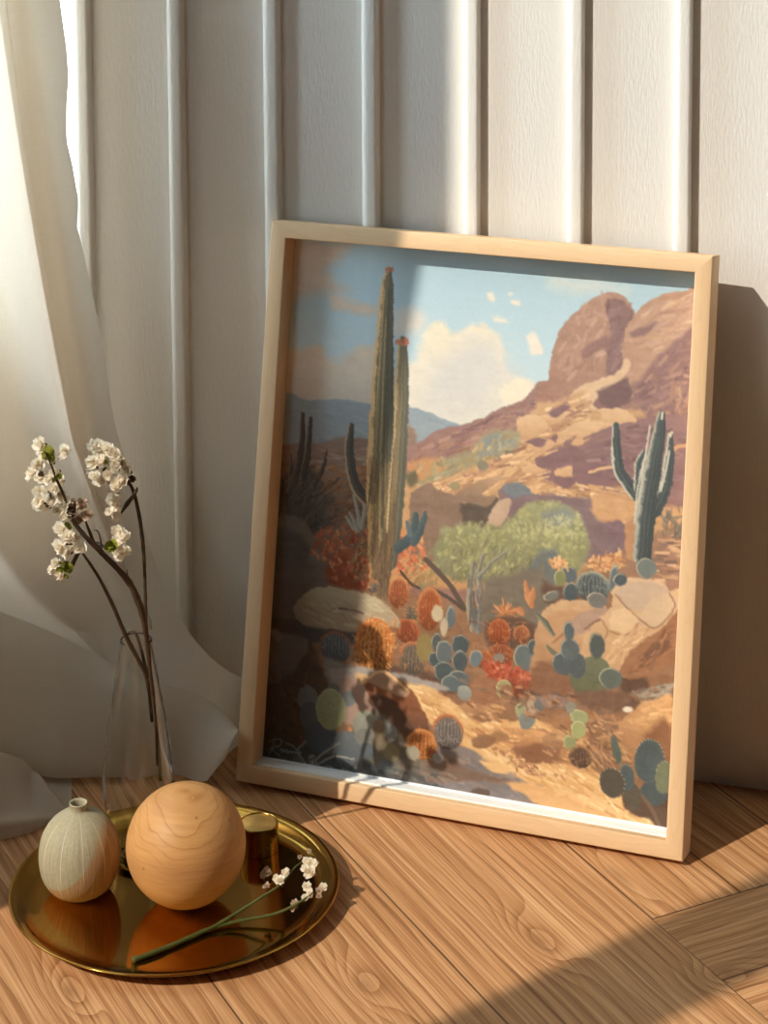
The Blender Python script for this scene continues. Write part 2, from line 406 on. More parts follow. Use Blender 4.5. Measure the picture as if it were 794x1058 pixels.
# ------------------------------------------------------------------ the painted desert print (colours baked per vertex of the print sheet)
FW, FH, FD, FB, PD = 0.4613, 0.5645, 0.033, 0.0168, 0.026     # frame width, height, depth, rail width, depth of the print behind the rail face
FANG, FTILT = 0.0639, 0.1848
fu = np.array([math.cos(FANG), -math.sin(FANG), 0.0]); fn0 = np.array([-math.sin(FANG), -math.cos(FANG), 0.0])
fup = np.array([0, 0, 1.0])*math.cos(FTILT)-fn0*math.sin(FTILT); fn = fn0*math.cos(FTILT)+np.array([0, 0, 1.0])*math.sin(FTILT)
F0 = np.array([-0.7667, -0.1108, 0.0])
PWM, PHM = (FW-2*FB)*1000, (FH-2*FB)*1000                     # print size in mm
def mm(x, y):                                                 # photo point -> mm on the print, from its top left corner
    o = F0+fn*(FD-PD); d = ray(x, y); t = ((o-CAM) @ fn)/(d @ fn); p = CAM+d*t-o
    return ((p @ fu)*1000-FB*1000, PHM-((p @ fup)*1000-FB*1000))

class Painter:
    def __init__(s, w, h, step=1.0, seed=7):
        s.rng = np.random.default_rng(seed)
        s.w, s.h, s.st = int(w/step)+1, int(h/step)+1, step
        s.X, s.Y = np.meshgrid(np.linspace(0, w, s.w), np.linspace(0, h, s.h))
        s.C = np.zeros((s.h, s.w, 3))
        s.n1, s.n2, s.n3, s.n4 = s.fbm(30, 30), s.fbm(9, 9), s.fbm(4, 4), s.fbm(18, 4)
        s.wx, s.wy = s.fbm(14, 14), s.fbm(14, 14)
    def val(s, cx, cy):
        gw, gh = int(s.w*s.st/cx)+3, int(s.h*s.st/cy)+3
        g = s.rng.uniform(-1, 1, (gh, gw)); fx, fy = s.X/cx, s.Y/cy
        i, j = fx.astype(int), fy.astype(int); a, b = fx-i, fy-j; a = a*a*(3-2*a); b = b*b*(3-2*b)
        return (g[j, i]*(1-a)+g[j, i+1]*a)*(1-b)+(g[j+1, i]*(1-a)+g[j+1, i+1]*a)*b
    def fbm(s, cx, cy):
        return s.val(cx, cy)*0.6+s.val(cx/2, cy/2)*0.3+s.val(cx/4, cy/4)*0.2
    def win(s, x0, y0, x1, y1):
        a = max(0, int(x0/s.st)-1); b = min(s.w, int(x1/s.st)+3); c = max(0, int(y0/s.st)-1); d = min(s.h, int(y1/s.st)+3)
        return (slice(c, d), slice(a, b)) if a < b and c < d else None
    def put(s, W, col, al):
        al = np.clip(al, 0, 1)[..., None]; s.C[W] = s.C[W]*(1-al)+col*al
    def P(s, pts, col, soft=1.5, jit=2.0, var=8, g=None, sm=True, op=1.0):
        """irregular patch: outline in photo points, base colour, g = (colour at the bottom) or (colour, 'x') for the right"""
        q = np.array([mm(*p) for p in pts])
        if sm: q = spline(np.vstack([q, q[:1]]), 5*len(q))[:-1]
        m = soft+2*jit+3
        W = s.win(q[:, 0].min()-m, q[:, 1].min()-m, q[:, 0].max()+m, q[:, 1].max()+m)
        if W is None: return
        X = s.X[W]+s.wx[W]*jit+s.n3[W]*jit*0.5; Y = s.Y[W]+s.wy[W]*jit+s.n2[W]*jit*0.4
        ins = np.zeros(X.shape, bool); dist = np.full(X.shape, 1e9)
        for (ax, ay), (bx_, by) in zip(q, np.roll(q, -1, 0)):
            dx, dy = bx_-ax, by-ay; L = dx*dx+dy*dy+1e-9
            t = np.clip(((X-ax)*dx+(Y-ay)*dy)/L, 0, 1)
            dist = np.minimum(dist, (X-ax-t*dx)**2+(Y-ay-t*dy)**2)
            if abs(dy) > 1e-9: ins ^= ((ay > Y) != (by > Y)) & (X < dx*(Y-ay)/dy+ax)
        dist = np.sqrt(dist); sd = np.where(ins, -dist, dist)
        c = np.ones(X.shape+(3,))*np.array(col, float)
        if g is not None:
            ax_ = 'y'
            if len(g) == 2: g, ax_ = g
            lo, hi = (q[:, 1].min(), q[:, 1].max()) if ax_ == 'y' else (q[:, 0].min(), q[:, 0].max())
            t = np.clip(((s.Y[W] if ax_ == 'y' else s.X[W])-lo)/(hi-lo+1e-6)+s.n1[W]*0.2, 0, 1)[..., None]
            c = c*(1-t)+np.array(g, float)*t
        c = c+(s.n2[W]*0.8+s.n4[W]*0.9+s.n3[W]*0.5)[..., None]*var
        s.put(W, c, (0.5-sd/soft)*op if soft > 0 else (sd < 0)*op)
    def L(s, pts, rad, col, col2=None, ribs=0, soft=1.2, hi=None, var=4, dark=0.80, op=1.0):
        """tapering limb along photo points; hi = colour of the lit left flank, ribs = grooves along it"""
        q = spline(np.array([mm(*p) for p in pts]), 10*len(pts)); R = np.interp(np.linspace(0, 1, len(q)), np.linspace(0, 1, len(rad)), rad)
        m = R.max()+3
        W = s.win(q[:, 0].min()-m, q[:, 1].min()-m, q[:, 0].max()+m, q[:, 1].max()+m)
        if W is None: return
        X, Y = s.X[W]+s.n3[W]*0.7, s.Y[W]+s.n3[W]*0.4
        best = np.full(X.shape, 1e9); side = np.zeros(X.shape); rr = np.ones(X.shape); al = np.zeros(X.shape); acc = 0
        for i in range(len(q)-1):
            a, b = q[i], q[i+1]; d = b-a; Ln = np.hypot(*d)+1e-9
            t = np.clip(((X-a[0])*d[0]+(Y-a[1])*d[1])/Ln**2, 0, 1); ex, ey = X-a[0]-t*d[0], Y-a[1]-t*d[1]
            r = R[i]*(1-t)+R[i+1]*t; e = np.hypot(ex, ey)-r; k = e < best
            sgn = (d[0]*ey-d[1]*ex)/Ln; sgn = -sgn if False else sgn
            best = np.where(k, e, best); side = np.where(k, -sgn/np.maximum(r, 0.3), side); al = np.where(k, acc+t*Ln, al); acc += Ln
        if q[-1][1] < q[0][1]: side = -side                   # side: -1 at the left flank, +1 at the right
        side = -side if False else side
        c1 = np.array(col, float); c2 = np.array(col2 if col2 is not None else col, float)
        t = np.clip(side*0.5+0.5, 0, 1)[..., None]; c = c1*(1-t)+c2*t
        if ribs:
            ph = np.arcsin(np.clip(side, -1, 1))/math.pi*ribs+s.n1[W]*0.25
            g = 0.5+0.5*np.cos(ph*2*math.pi); c = c*(dark+(1-dark)*g)[..., None]
        if hi is not None:
            h = np.clip((-side-0.45+s.n2[W]*0.25)/0.3, 0, 1)[..., None]; c = c*(1-h)+np.array(hi, float)*h
        c = c+(s.n3[W]*0.7+s.n2[W])[..., None]*var
        s.put(W, c, (0.5-best/soft)*op)
    def E(s, cx, cy, rx, ry, col, ang=0, rim=None, dots=0, var=5, g=None, soft=1.2, op=1.0):
        x0, y0 = mm(cx, cy); m = max(rx, ry)+3; W = s.win(x0-m, y0-m, x0+m, y0+m)
        if W is None: return
        X, Y = s.X[W]-x0+s.n3[W]*0.8, s.Y[W]-y0+s.n3[W]*0.5; ca, sa = math.cos(math.radians(ang)), math.sin(math.radians(ang))
        u, v = X*ca+Y*sa, -X*sa+Y*ca; rr = np.hypot(u/rx, v/ry); sd = (rr-1)*min(rx, ry)
        c = np.ones(X.shape+(3,))*np.array(col, float)
        if g is not None:
            t = np.clip(v/ry*0.5+0.5, 0, 1)[..., None]; c = c*(1-t)+np.array(g, float)*t
        if rim is not None:
            k = np.clip(1-abs(sd+0.6)/1.1, 0, 1)*np.clip(0.4-(u/rx+v/ry)*0.6, 0, 1); c = c*(1-k[..., None])+np.array(rim, float)*k[..., None]
        c = c+(s.n2[W]+s.n3[W])[..., None]*var
        s.put(W, c, (0.5-sd/soft)*op)
        for i in range(dots):
            a = 2*math.pi*i/max(dots, 1); s.dot(x0+rx*math.cos(a)*ca-ry*math.sin(a)*sa, y0+rx*math.cos(a)*sa+ry*math.sin(a)*ca, 0.7, (186, 180, 158), 0.75 if math.sin(a-0.5) < 0.3 else 0.25)
    def dot(s, x, y, r, col, op=0.9):
        W = s.win(x-r-2, y-r-2, x+r+2, y+r+2)
        if W is None: return
        s.put(W, np.array(col, float), (0.5-(np.hypot(s.X[W]-x, s.Y[W]-y)-r))*op)
    def B(s, cx, cy, rx, ry, col, dk, rim, ribs=9, spines=0, sp=(235, 190, 110)):
        """barrel cactus with ribs, a lit crown and spines"""
        x0, y0 = mm(cx, cy); m = max(rx, ry)+4; W = s.win(x0-m, y0-m, x0+m, y0+m)
        if W is None: return
        u, v = (s.X[W]-x0+s.n3[W]*0.8)/rx, (s.Y[W]-y0+s.n3[W]*0.6)/ry; rr = np.hypot(u, v); sd = (rr-1)*min(rx, ry)
        wdt = np.sqrt(np.clip(1-v*v*0.8, 0.05, 1)); ph = np.arcsin(np.clip(u/wdt, -1, 1))/math.pi*ribs
        g = (0.5+0.5*np.cos(2*math.pi*ph))[..., None]
        c = np.array(dk, float)*(1-g)+np.array(col, float)*g
        k = np.clip((rr-0.72)/0.25, 0, 1)*np.clip(0.55-v*0.8-u*0.1, 0, 1); c = c*(1-k[..., None])+np.array(rim, float)*k[..., None]
        c = c*(1-0.28*np.clip(v, 0, 1))[..., None]+s.n3[W][..., None]*7
        s.put(W, c, 0.5-sd/1.3)
        for i in range(spines):
            a = s.rng.uniform(0, 2*math.pi); r = math.sqrt(s.rng.uniform(0, 1)); x, y = x0+rx*r*math.cos(a), y0+ry*r*math.sin(a)*0.95
            b = a+s.rng.normal(0, 0.9); l = s.rng.uniform(2.0, 5.5); s.seg(x, y, x+l*math.cos(b), y+l*math.sin(b), 0.35, np.array(sp)+s.rng.normal(0, 14), 0.75)
    def seg(s, x0, y0, x1, y1, r, col, op=0.85, taper=True):
        W = s.win(min(x0, x1)-r-2, min(y0, y1)-r-2, max(x0, x1)+r+2, max(y0, y1)+r+2)
        if W is None: return
        d0, d1 = x1-x0, y1-y0; L = d0*d0+d1*d1+1e-9
        t = np.clip(((s.X[W]-x0)*d0+(s.Y[W]-y0)*d1)/L, 0, 1)
        e = np.hypot(s.X[W]-x0-t*d0, s.Y[W]-y0-t*d1)-(r*(1-0.6*t) if taper else r)
        s.put(W, np.asarray(col, float), (0.5-e/1.1)*op)
    def S(s, pts, n, cols, length=(4, 9), width=(0.6, 1.4), ang=0, spread=20, op=0.7, var=9):
        """n brush strokes inside a photo outline; ang in degrees, 0 = to the right, 90 = down"""
        q = np.array([mm(*p) for p in pts]); lo, hi = q.min(0), q.max(0); k = 0; tries = 0
        while k < n and tries < n*12:
            tries += 1; x, y = s.rng.uniform(lo, hi); ins = False
            for (ax, ay), (bx_, by) in zip(q, np.roll(q, -1, 0)):
                if (ay > y) != (by > y) and x < (bx_-ax)*(y-ay)/(by-ay)+ax: ins = not ins
            if not ins: continue
            k += 1; c = np.array(cols[s.rng.integers(len(cols))], float)+s.rng.normal(0, var)
            a = math.radians(ang+s.rng.normal(0, spread)); l = s.rng.uniform(*length)
            s.seg(x, y, x+l*math.cos(a), y+l*math.sin(a), s.rng.uniform(*width), c, op, False)
    def line(s, pts, r, col, op=0.8):
        q = spline(np.array([mm(*p) for p in pts]), 8*len(pts))
        for a, b in zip(q, q[1:]): s.seg(a[0], a[1], b[0], b[1], r, col, op, False)

def paint():
    p = Painter(PWM, PHM, 1.0)
    # sky
    t = np.clip(p.Y/190+p.n1*0.05, 0, 1)[..., None]
    p.C[:] = np.array((164, 200, 216))*(1-t)+np.array((208, 222, 224))*t+(p.n4*2.0+p.n3*1.2)[..., None]
    cl, cs = (226, 208, 186), (214, 205, 196)
    p.P([(296,248),(330,249),(362,254),(352,268),(340,278),(350,292),(362,300),(340,304),(320,300),(298,306)], (206,194,178), 16, 5, 5)
    p.P([(340,306),(352,306),(368,313),(388,318),(382,327),(362,321),(346,318)], (216,198,176), 9, 4, 4)
    p.P([(294,364),(316,360),(334,359),(338,370),(352,372),(362,362),(374,357),(392,360),(404,370),(404,424),(294,424)], (222,204,180), 9, 4, 5, g=(204,192,176))
    p.P([(406,322),(430,318),(442,330),(436,342),(410,346)], (222,214,202), 14, 5, 4)
    p.P([(418,376),(430,372),(436,352),(446,338),(456,331),(463,342),(474,345),(488,337),(502,336),(514,347),(522,364),(526,384),(560,398),(556,420),(480,450),(418,440)], (238,222,192), 7, 5, 6, g=(222,216,204))
    p.P([(448,372),(480,350),(508,348),(520,366),(530,386),(500,420),(440,420)], (214,208,200), 22, 6, 4, op=0.75)
    p.P([(516,404),(528,394),(544,393),(552,400),(546,414),(520,418)], (240,224,196), 5, 3, 4)
    p.P([(544,347),(552,344),(560,356),(562,365),(550,366)], (236,222,204), 4, 2, 4)
    for a in ([(503,303),(510,303),(511,311),(505,310)], [(528,310),(536,310),(538,315),(532,315)], [(508,327),(520,328),(524,333),(512,331)], [(525,303),(531,304),(528,306)]):
        p.P(a, (232,222,204), 3, 2, 3)
    p.P([(568,284),(620,290),(650,300),(600,303),(570,296)], (214,218,208), 14, 4, 4, op=0.7)
    # far blue mountains
    p.P([(280,404),(300,406),(316,413),(334,414),(360,413),(384,419),(410,419),(440,425),(460,433),(478,441),(480,475),(280,475)], (146,162,172), 2, 2, 5, g=(156,164,166))
    p.S([(300,420),(470,436),(470,460),(300,460)], 60, [(138,154,166),(160,170,172)], (8,20), (0.8,2), 8, 8, 0.35)
    # left plain
    p.P([(280,462),(305,459),(330,458),(352,452),(372,452),(400,456),(430,448),(430,600),(280,600)], (150,122,104), 3, 2, 8, g=(132,96,68))
    p.S([(300,462),(380,456),(384,480),(300,485)], 70, [(164,126,108),(140,108,92),(180,150,128)], (6,14), (0.7,1.6), -4, 8, 0.5)
    p.S([(300,482),(385,480),(385,520),(300,520)], 120, [(158,108,70),(124,88,62),(176,120,74)], (4,9), (0.8,1.8), -10, 15, 0.6)
    # right hill
    p.P([(400,468),(424,460),(444,449),(462,442),(478,439),(496,432),(512,424),(530,417),(546,409),(556,396),(566,393),(600,380),(740,380),(740,620),(400,620)], (158,116,104), 2, 2, 9)
    p.S([(424,462),(512,428),(556,412),(560,440),(500,470),(424,490)], 160, [(150,104,98),(172,124,104),(138,98,98),(182,138,112)], (6,13), (0.8,1.8), -22, 10, 0.55)
    # towers of rock
    tan, lt, pur, dp = (178,134,110), (204,160,126), (142,102,98), (118,86,84)
    p.P([(556,408),(558,398),(566,392),(568,380),(572,362),(578,344),(588,330),(600,318),(614,308),(630,303),(642,303),(650,312),(656,324),(652,342),(648,362),(650,384),(640,410),(590,430),(556,420)], tan, 1.6, 1.6, 9, g=((164,116,96),'y'))
    p.S([(576,352),(600,322),(626,310),(622,380),(575,400)], 110, [(192,148,120),tan,(186,142,114),(170,126,106)], (6,14), (1.2,2.6), -60, 25, 0.32)
    p.P([(624,316),(636,308),(648,314),(655,326),(648,344),(642,352),(645,372),(640,382),(628,388),(626,362),(632,344)], (138,102,98), 3, 3, 8)
    p.P([(600,364),(612,354),(628,350),(632,358),(618,362),(604,372)], (146,104,94), 3, 2, 6)
    p.S([(624,318),(652,322),(642,382),(628,386)], 50, [dp,(150,112,106),pur], (5,11), (1.2,2.4), -65, 20, 0.32)
    p.P([(643,362),(646,344),(652,330),(660,320),(674,309),(690,303),(706,301),(740,304),(740,470),(640,470),(640,410),(646,384)], (186,140,112), 1.6, 1.6, 9)
    p.S([(648,350),(664,322),(700,306),(716,310),(714,340),(670,368)], 130, [lt,(194,148,118),(180,136,114),(206,166,134)], (7,16), (1.2,2.6), -28, 14, 0.36)
    p.P([(660,392),(680,372),(700,352),(716,338),(740,336),(740,520),(640,520),(630,440),(600,430),(612,414),(640,408)], pur, 5, 3, 9)
    p.P([(650,345),(664,338),(680,334),(672,342),(656,350)], (142,104,98), 3, 2, 5)
    p.S([(650,400),(716,345),(714,460),(620,440)], 200, [pur,(128,92,92),(166,122,106),(180,134,108),(152,112,104)], (7,17), (1.2,2.6), -32, 16, 0.4)
    p.S([(688,400),(714,400),(714,440),(690,440)], 16, [(176,128,98),(186,140,104)], (5,10), (1.2,2.4), -85, 10, 0.4)
    p.P([(605,396),(625,390),(640,382),(646,370),(652,376),(648,386),(634,398),(620,408),(612,418),(618,424),(606,428),(602,416),(590,410)], (216,176,136), 2, 2, 7)
    p.P([(616,404),(634,396),(648,392),(652,412),(640,420),(622,418)], dp, 3, 2, 6)
    # sunlit slope with ledges
    p.P([(400,500),(440,488),(478,476),(512,462),(540,446),(556,420),(580,414),(606,404),(610,424),(660,424),(664,440),(600,456),(560,476),(610,480),(604,496),(720,520),(720,600),(400,600)], (202,154,108), 4, 3, 9)
    p.P([(556,468),(590,452),(630,438),(662,432),(716,436),(716,520),(650,512),(600,506),(560,494)], (146,106,102), 4, 3, 8)
    O = [(224,178,130),(214,164,114),(196,146,104),(232,190,142)]
    p.S([(424,500),(480,480),(540,450),(560,424),(606,406),(600,440),(556,480),(560,520),(440,530)], 420, O+[(170,122,98)], (5,14), (0.9,2.2), -22, 12, 0.65)
    p.S([(560,496),(660,505),(655,545),(600,540),(560,510)], 160, O+[(176,130,100)], (6,14), (0.9,2.2), 8, 10, 0.6)
    for a in ([(534,434),(546,430),(560,432),(566,440),(552,452),(536,452)], [(560,432),(580,424),(588,428),(570,440)], [(553,462),(580,446),(604,432),(610,434),(600,446),(570,462),(554,474)],
              [(616,424),(640,421),(652,428),(658,436),(636,440),(618,446),(622,434)], [(572,488),(588,481),(602,484),(606,488),(590,494),(574,494)], [(540,484),(560,479),(570,482),(560,488),(542,490)],
              [(600,446),(612,434),(624,440),(604,458),(590,460)]):
        p.P(a, (222,178,132), 1.6, 2.2, 8, g=(206,156,112))
    for a in ([(556,474),(590,462),(600,468),(576,484),(556,482)], [(572,494),(596,492),(590,502),(574,500)], [(566,428),(580,418),(588,420),(574,432)], [(542,456),(556,452),(566,456),(556,462)], [(568,452),(576,448),(574,456)], [(590,470),(640,452),(630,500),(596,494)], [(640,448),(672,440),(668,490),(650,486)]):
        p.P(a, (136,98,98), 2, 2.2, 7)
    p.S([(600,450),(690,436),(712,470),(700,500),(610,498)], 150, [(138,100,100),(152,112,106),(126,92,94)], (6,13), (0.9,2), -15, 14, 0.5)
    p.line([(609,488),(622,484),(640,482)], 1.3, (220,172,126)); p.line([(692,470),(700,462),(712,460)], 1.6, (206,150,108))
    # scrub band
    p.P([(420,498),(430,482),(460,474),(488,462),(500,449),(520,444),(536,448),(534,462),(506,474),(470,490),(440,500)], (166,150,112), 5, 3, 8)
    p.P([(494,470),(500,454),(516,448),(532,456),(528,464),(508,474)], (138,142,134), 6, 3, 7)
    p.P([(420,482),(432,474),(462,474),(462,482),(430,496)], (206,146,96), 5, 3, 8)
    p.P([(419,492),(430,486),(432,496),(424,502)], (112,100,72), 4, 2, 8)
    p.S([(424,486),(470,474),(530,448),(528,466),(450,496)], 90, [(176,158,116),(152,144,112),(196,152,104)], (3,7), (0.8,1.8), -50, 35, 0.55)
    p.E(499, 481, 6, 5, (140,130,104)); p.E(470, 502, 6, 4, (160,140,100))
    # middle distance rocks
    p.P([(424,508),(440,500),(452,506),(470,512),(484,524),(486,552),(470,575),(424,575)], (142,112,92), 2, 2.5, 9)
    p.P([(476,520),(500,517),(514,514),(516,530),(506,550),(490,556),(478,548)], (98,82,68), 3, 2.5, 7)
    p.P([(484,502),(500,495),(516,492),(521,496),(510,502),(498,512),(512,512),(504,522),(486,520),(470,512)], (190,150,114), 2, 2.2, 8, g=(142,112,90))
    p.P([(516,508),(530,500),(548,508),(566,510),(600,514),(626,522),(642,540),(650,560),(640,580),(520,580),(516,540)], (134,106,106), 3, 2.5, 9)
    p.P([(520,504),(530,499),(540,500),(550,510),(536,514),(524,512)], (118,122,128), 3, 2, 5)
    p.P([(504,534),(512,522),(520,516),(528,516),(524,534),(512,548),(504,548)], (198,164,136), 2, 2, 7)
    p.P([(612,512),(640,510),(656,514),(652,534),(630,540),(612,530)], (206,156,110), 4, 3, 9)
    p.P([(626,540),(640,538),(652,552),(650,565),(634,560)], (132,100,106), 3, 3, 7)
    # general ground
    p.P([(280,592),(340,586),(400,600),(460,620),(560,615),(640,570),(740,560),(740,880),(260,880)], (150,112,84), 6, 4, 10)
    p.P([(650,566),(716,540),(716,620),(640,620)], (160,120,96), 5, 3, 9)
    p.S([(668,560),(706,548),(704,600),(660,605)], 70, [(206,164,126),(150,112,92),(126,96,84)], (6,14), (0.9,2.2), -6, 10, 0.6)
    p.S([(684,535),(704,525),(704,556),(686,556)], 40, [(120,110,96),(100,96,86)], (4,8), (0.6,1.2), -75, 25, 0.6)
    # bushes
    G = [(176,170,112),(162,156,102),(150,146,98),(190,182,126),(136,134,94)]
    p.P([(446,570),(460,548),(486,540),(512,544),(530,532),(548,520),(566,516),(590,524),(602,540),(610,562),(600,590),(560,606),(480,600),(450,592)], (164,162,112), 5, 4, 10, g=(138,134,96))
    p.S([(448,574),(464,550),(492,540),(516,546),(548,520),(580,520),(604,550),(596,588),(540,600),(480,596)], 700, G, (2,5), (0.9,2.2), -70, 50, 0.36)
    p.P([(560,530),(576,522),(592,528),(592,542),(576,546),(564,540)], (136,140,130), 6, 3, 7, op=0.7)
    p.P([(540,590),(556,572),(572,566),(580,584),(576,606),(548,606)], (112,116,112), 7, 3, 7)
    p.S([(520,545),(600,530),(604,556),(540,560)], 110, [(200,192,140),(188,182,128)], (1.5,4), (0.8,1.8), -60, 50, 0.4)
    p.S([(452,588),(500,560),(560,580),(590,590),(540,606),(470,604)], 140, [(128,122,86),(116,108,80),(146,138,96)], (3,8), (0.7,1.6), -70, 25, 0.45)
    p.S([(606,578),(640,572),(642,590),(610,592)], 90, [(218,158,106),(190,126,84),(226,178,130)], (3,7), (0.8,1.7), -20, 30, 0.7)
    p.S([(430,570),(446,562),(452,600),(440,620),(424,604)], 60, [(150,138,98),(128,112,80)], (4,9), (0.6,1.2), -60, 25, 0.6)
    # left thicket
    p.P([(276,500),(296,490),(312,480),(330,494),(344,516),(350,532),(336,546),(310,550),(276,545)], (86,76,66), 7, 5, 8)
    for a, r in (([(313,428),(312,460),(304,500)], [2.2,3.4,4]), ([(321,432),(319,462),(312,500)], [2,3,4]), ([(338,466),(333,486),(316,515)], [1,2.5,3.5]), ([(350,494),(334,512),(320,540)], [1,2,3]), ([(301,470),(300,500),(296,530)], [1,2,3]), ([(292,428),(288,480),(280,540)], [1,4,7])):
        p.L(a, r, (98,82,70), (74,66,60), 3, hi=(128,106,88))
    p.S([(286,500),(340,510),(352,530),(330,552),(284,548)], 190, [(70,64,58),(98,86,72),(84,72,62),(116,98,80)], (8,20), (0.5,1.2), -60, 28, 0.6)
    p.S([(330,500),(376,500),(380,550),(340,550)], 130, [(126,90,64),(104,78,60),(146,100,66)], (4,10), (0.8,1.8), -35, 25, 0.55)
    p.P([(268,540),(296,532),(318,540),(328,560),(332,585),(310,600),(268,600)], (124,112,100), 3, 3, 8)
    p.P([(282,548),(300,545),(314,556),(318,576),(300,592),(280,588)], (100,94,86), 4, 3, 8)
    p.P([(268,600),(300,582),(330,580),(348,590),(330,612),(306,624),(268,626)], (122,104,92), 4, 3, 9)
    p.P([(268,612),(310,604),(318,624),(308,640),(300,660),(268,670)], (118,96,80), 4, 3, 9)
    p.P([(268,640),(312,642),(324,668),(336,700),(352,726),(340,775),(320,800),(256,800)], (96,70,50), 4, 3, 9)
    p.P([(272,660),(284,652),(310,656),(318,664),(312,680),(296,700),(280,706),(268,690)], (134,116,104), 3, 3, 7)
    p.P([(276,650),(288,652),(294,658),(286,662)], (170,148,128), 2, 2, 5)
    p.S([(270,690),(320,690),(330,760),(270,770)], 120, [(110,80,54),(82,60,44),(124,92,62)], (5,12), (0.9,2.2), 70, 35, 0.4)
    # red bloom around the saguaro
    p.P([(334,590),(350,570),(384,575),(384,606),(346,606)], (150,78,48), 5, 3, 9)
    p.S([(326,548),(346,542),(380,546),(384,600),(346,604),(340,580),(322,572)], 170, [(208,110,72),(184,92,60),(220,130,86),(150,78,54),(170,100,64)], (1.5,4), (0.9,2.2), 0, 90, 0.75)
    p.S([(360,560),(382,560),(382,600),(362,600)], 60, [(150,120,84),(120,98,70),(176,150,100)], (2,5), (0.7,1.5), -70, 40, 0.6)
    p.S([(406,545),(436,548),(440,590),(424,604),(406,600)], 150, [(214,116,74),(226,140,94),(188,96,62),(204,158,104)], (1.5,4.5), (0.9,2.2), 0, 90, 0.75)
    p.S([(412,590),(450,590),(446,606),(412,606)], 40, [(190,158,110),(160,120,84)], (4,9), (0.7,1.4), -50, 25, 0.6)
    for a in ([(372,545),(370,530),(366,512)], [(374,545),(377,528),(376,514)], [(366,546),(362,540),(358,534)], [(370,548),(366,538),(362,530)]):
        p.L(a, [2.4,2.2,1.5], (192,184,164), (140,132,118), 0)
    # the great saguaro
    p.L([(363,440),(361,462),(363,486),(369,505),(379,516)], [3.2,5,5.6,6.2,6.5], (112,100,80), (72,68,60), 4, hi=(186,160,124))
    main = [(402,279),(400,300),(398,340),(396,390),(394,450),(393,510),(394,560),(392,606)]
    p.L([(416,352),(416,380),(414,430),(410,490),(406,540),(402,580)], [4.5,7,8.5,10,10,9], (170,150,98), (96,94,80), 6, hi=(230,198,138))
    p.L(main, [3,7,9,11.5,14,15,14.5,10], (172,150,98), (100,94,76), 9, hi=(232,188,124))
    p.S([(382,470),(412,470),(405,590),(386,600)], 150, [(140,112,74),(120,94,62),(164,134,90),(108,88,62)], (14,34), (0.6,1.2), 91, 3, 0.5)
    p.S([(384,530),(408,530),(402,604),(385,604)], 90, [(116,88,62),(98,76,54),(134,104,72)], (12,26), (0.6,1.2), 92, 3, 0.6)
    for a, c in (([(397,300),(394,350),(388,440),(385,540)], (214,176,116)), ([(402,300),(400,380),(397,470),(396,560)], (74,74,60)), ([(405,320),(404,400),(404,480),(402,560)], (96,96,78)), ([(410,380),(408,440),(403,500),(400,550)], (226,194,140)), ([(413,390),(411,440),(406,500)], (158,118,80)), ([(391,360),(388,430),(386,520)], (110,98,66)), ([(399,330),(396,400),(393,500),(392,590)], (182,160,110))):
        p.line(a, 0.8, c, 0.65)
    p.S([(384,560),(402,560),(400,606),(386,606)], 60, [(110,84,62),(134,104,72),(88,70,54)], (10,22), (0.5,1.0), 88, 4, 0.5)
    p.S([(399,276),(406,276),(406,281),(399,281)], 12, [(206,120,80)], (1,2), (0.8,1.3), 0, 90)
    p.S([(409,352),(421,351),(421,357),(410,357)], 18, [(216,114,76)], (1,2), (0.9,1.5), 0, 90)
    p.L([(430,532),(427,552),(412,566)], [3,5,5.5], (78,96,100), (58,78,84)); p.L([(440,530),(434,548),(428,560)], [2,4,4.5], (84,102,106), (62,82,88)); p.L([(421,540),(424,552)], [2,3], (92,112,116))
    # right saguaro
    tl, dk, hl = (92,102,98), (66,76,78), (196,190,168)
    p.P([(646,540),(660,536),(664,575),(648,575)], (186,136,98), 2, 2, 8)
    p.L([(637,440),(637,465),(641,488),(656,510)], [3.5,5.2,6,6], tl, dk, 4, hi=hl)
    p.L([(693,449),(692,474),(687,506),(678,528)], [2.2,5,6,6], tl, dk, 4, hi=hl)
    p.L([(666,467),(660,480),(659,505)], [2.5,3.6,4], tl, dk, 3, hi=hl)
    p.L([(684,428),(681,450),(674,490),(668,530),(664,576)], [3.5,6.5,8.5,9.5,9], tl, dk, 7, hi=(170,168,150))
    for a in ([(672,440),(668,466),(664,490),(660,520)], [(668,470),(660,500),(656,540)], [(683,508),(688,488),(692,466)], [(685,426),(684,433)], [(694,446),(693,452)]):
        p.line(a, 0.9, (206,198,176), 0.75)
    # dead branches
    p.line([(440,578),(454,592),(466,606),(480,628)], 2.6, (100,80,68)); p.line([(446,608),(464,618),(480,630)], 1.8, (92,76,66)); p.line([(414,590),(424,602),(434,608)], 1.2, (84,66,54))
    for a, r in (([(489,582),(486,604),(485,625),(489,650)], [1.6,2.6,3,3.6]), ([(499,573),(494,594),(497,612),(494,652)], [1.2,2.4,2.6,3.4]), ([(525,569),(510,580),(496,595)], [0.9,1.6,2.4])):
        p.L(a, r, (186,172,144), (96,98,96), 0)
    p.S([(484,590),(498,590),(497,648),(484,645)], 40, [(96,86,78),(150,138,120),(108,116,120)], (5,14), (0.4,0.9), 88, 5, 0.7)
    # agave, rust barrels, blue pads in the middle
    p.P([(500,600),(560,590),(570,650),(500,655)], (124,110,92), 7, 4, 9)
    cx, cy = mm(522, 634)
    for i in range(26):
        a = math.radians(-170+i*13+p.rng.normal(0, 5)); l = p.rng.uniform(9, 18); p.seg(cx, cy, cx+l*math.cos(a), cy+l*math.sin(a)*0.85, 1.7, (np.array((214,146,96)) if i % 3 else np.array((170,108,70)))+p.rng.normal(0, 8), 0.85)
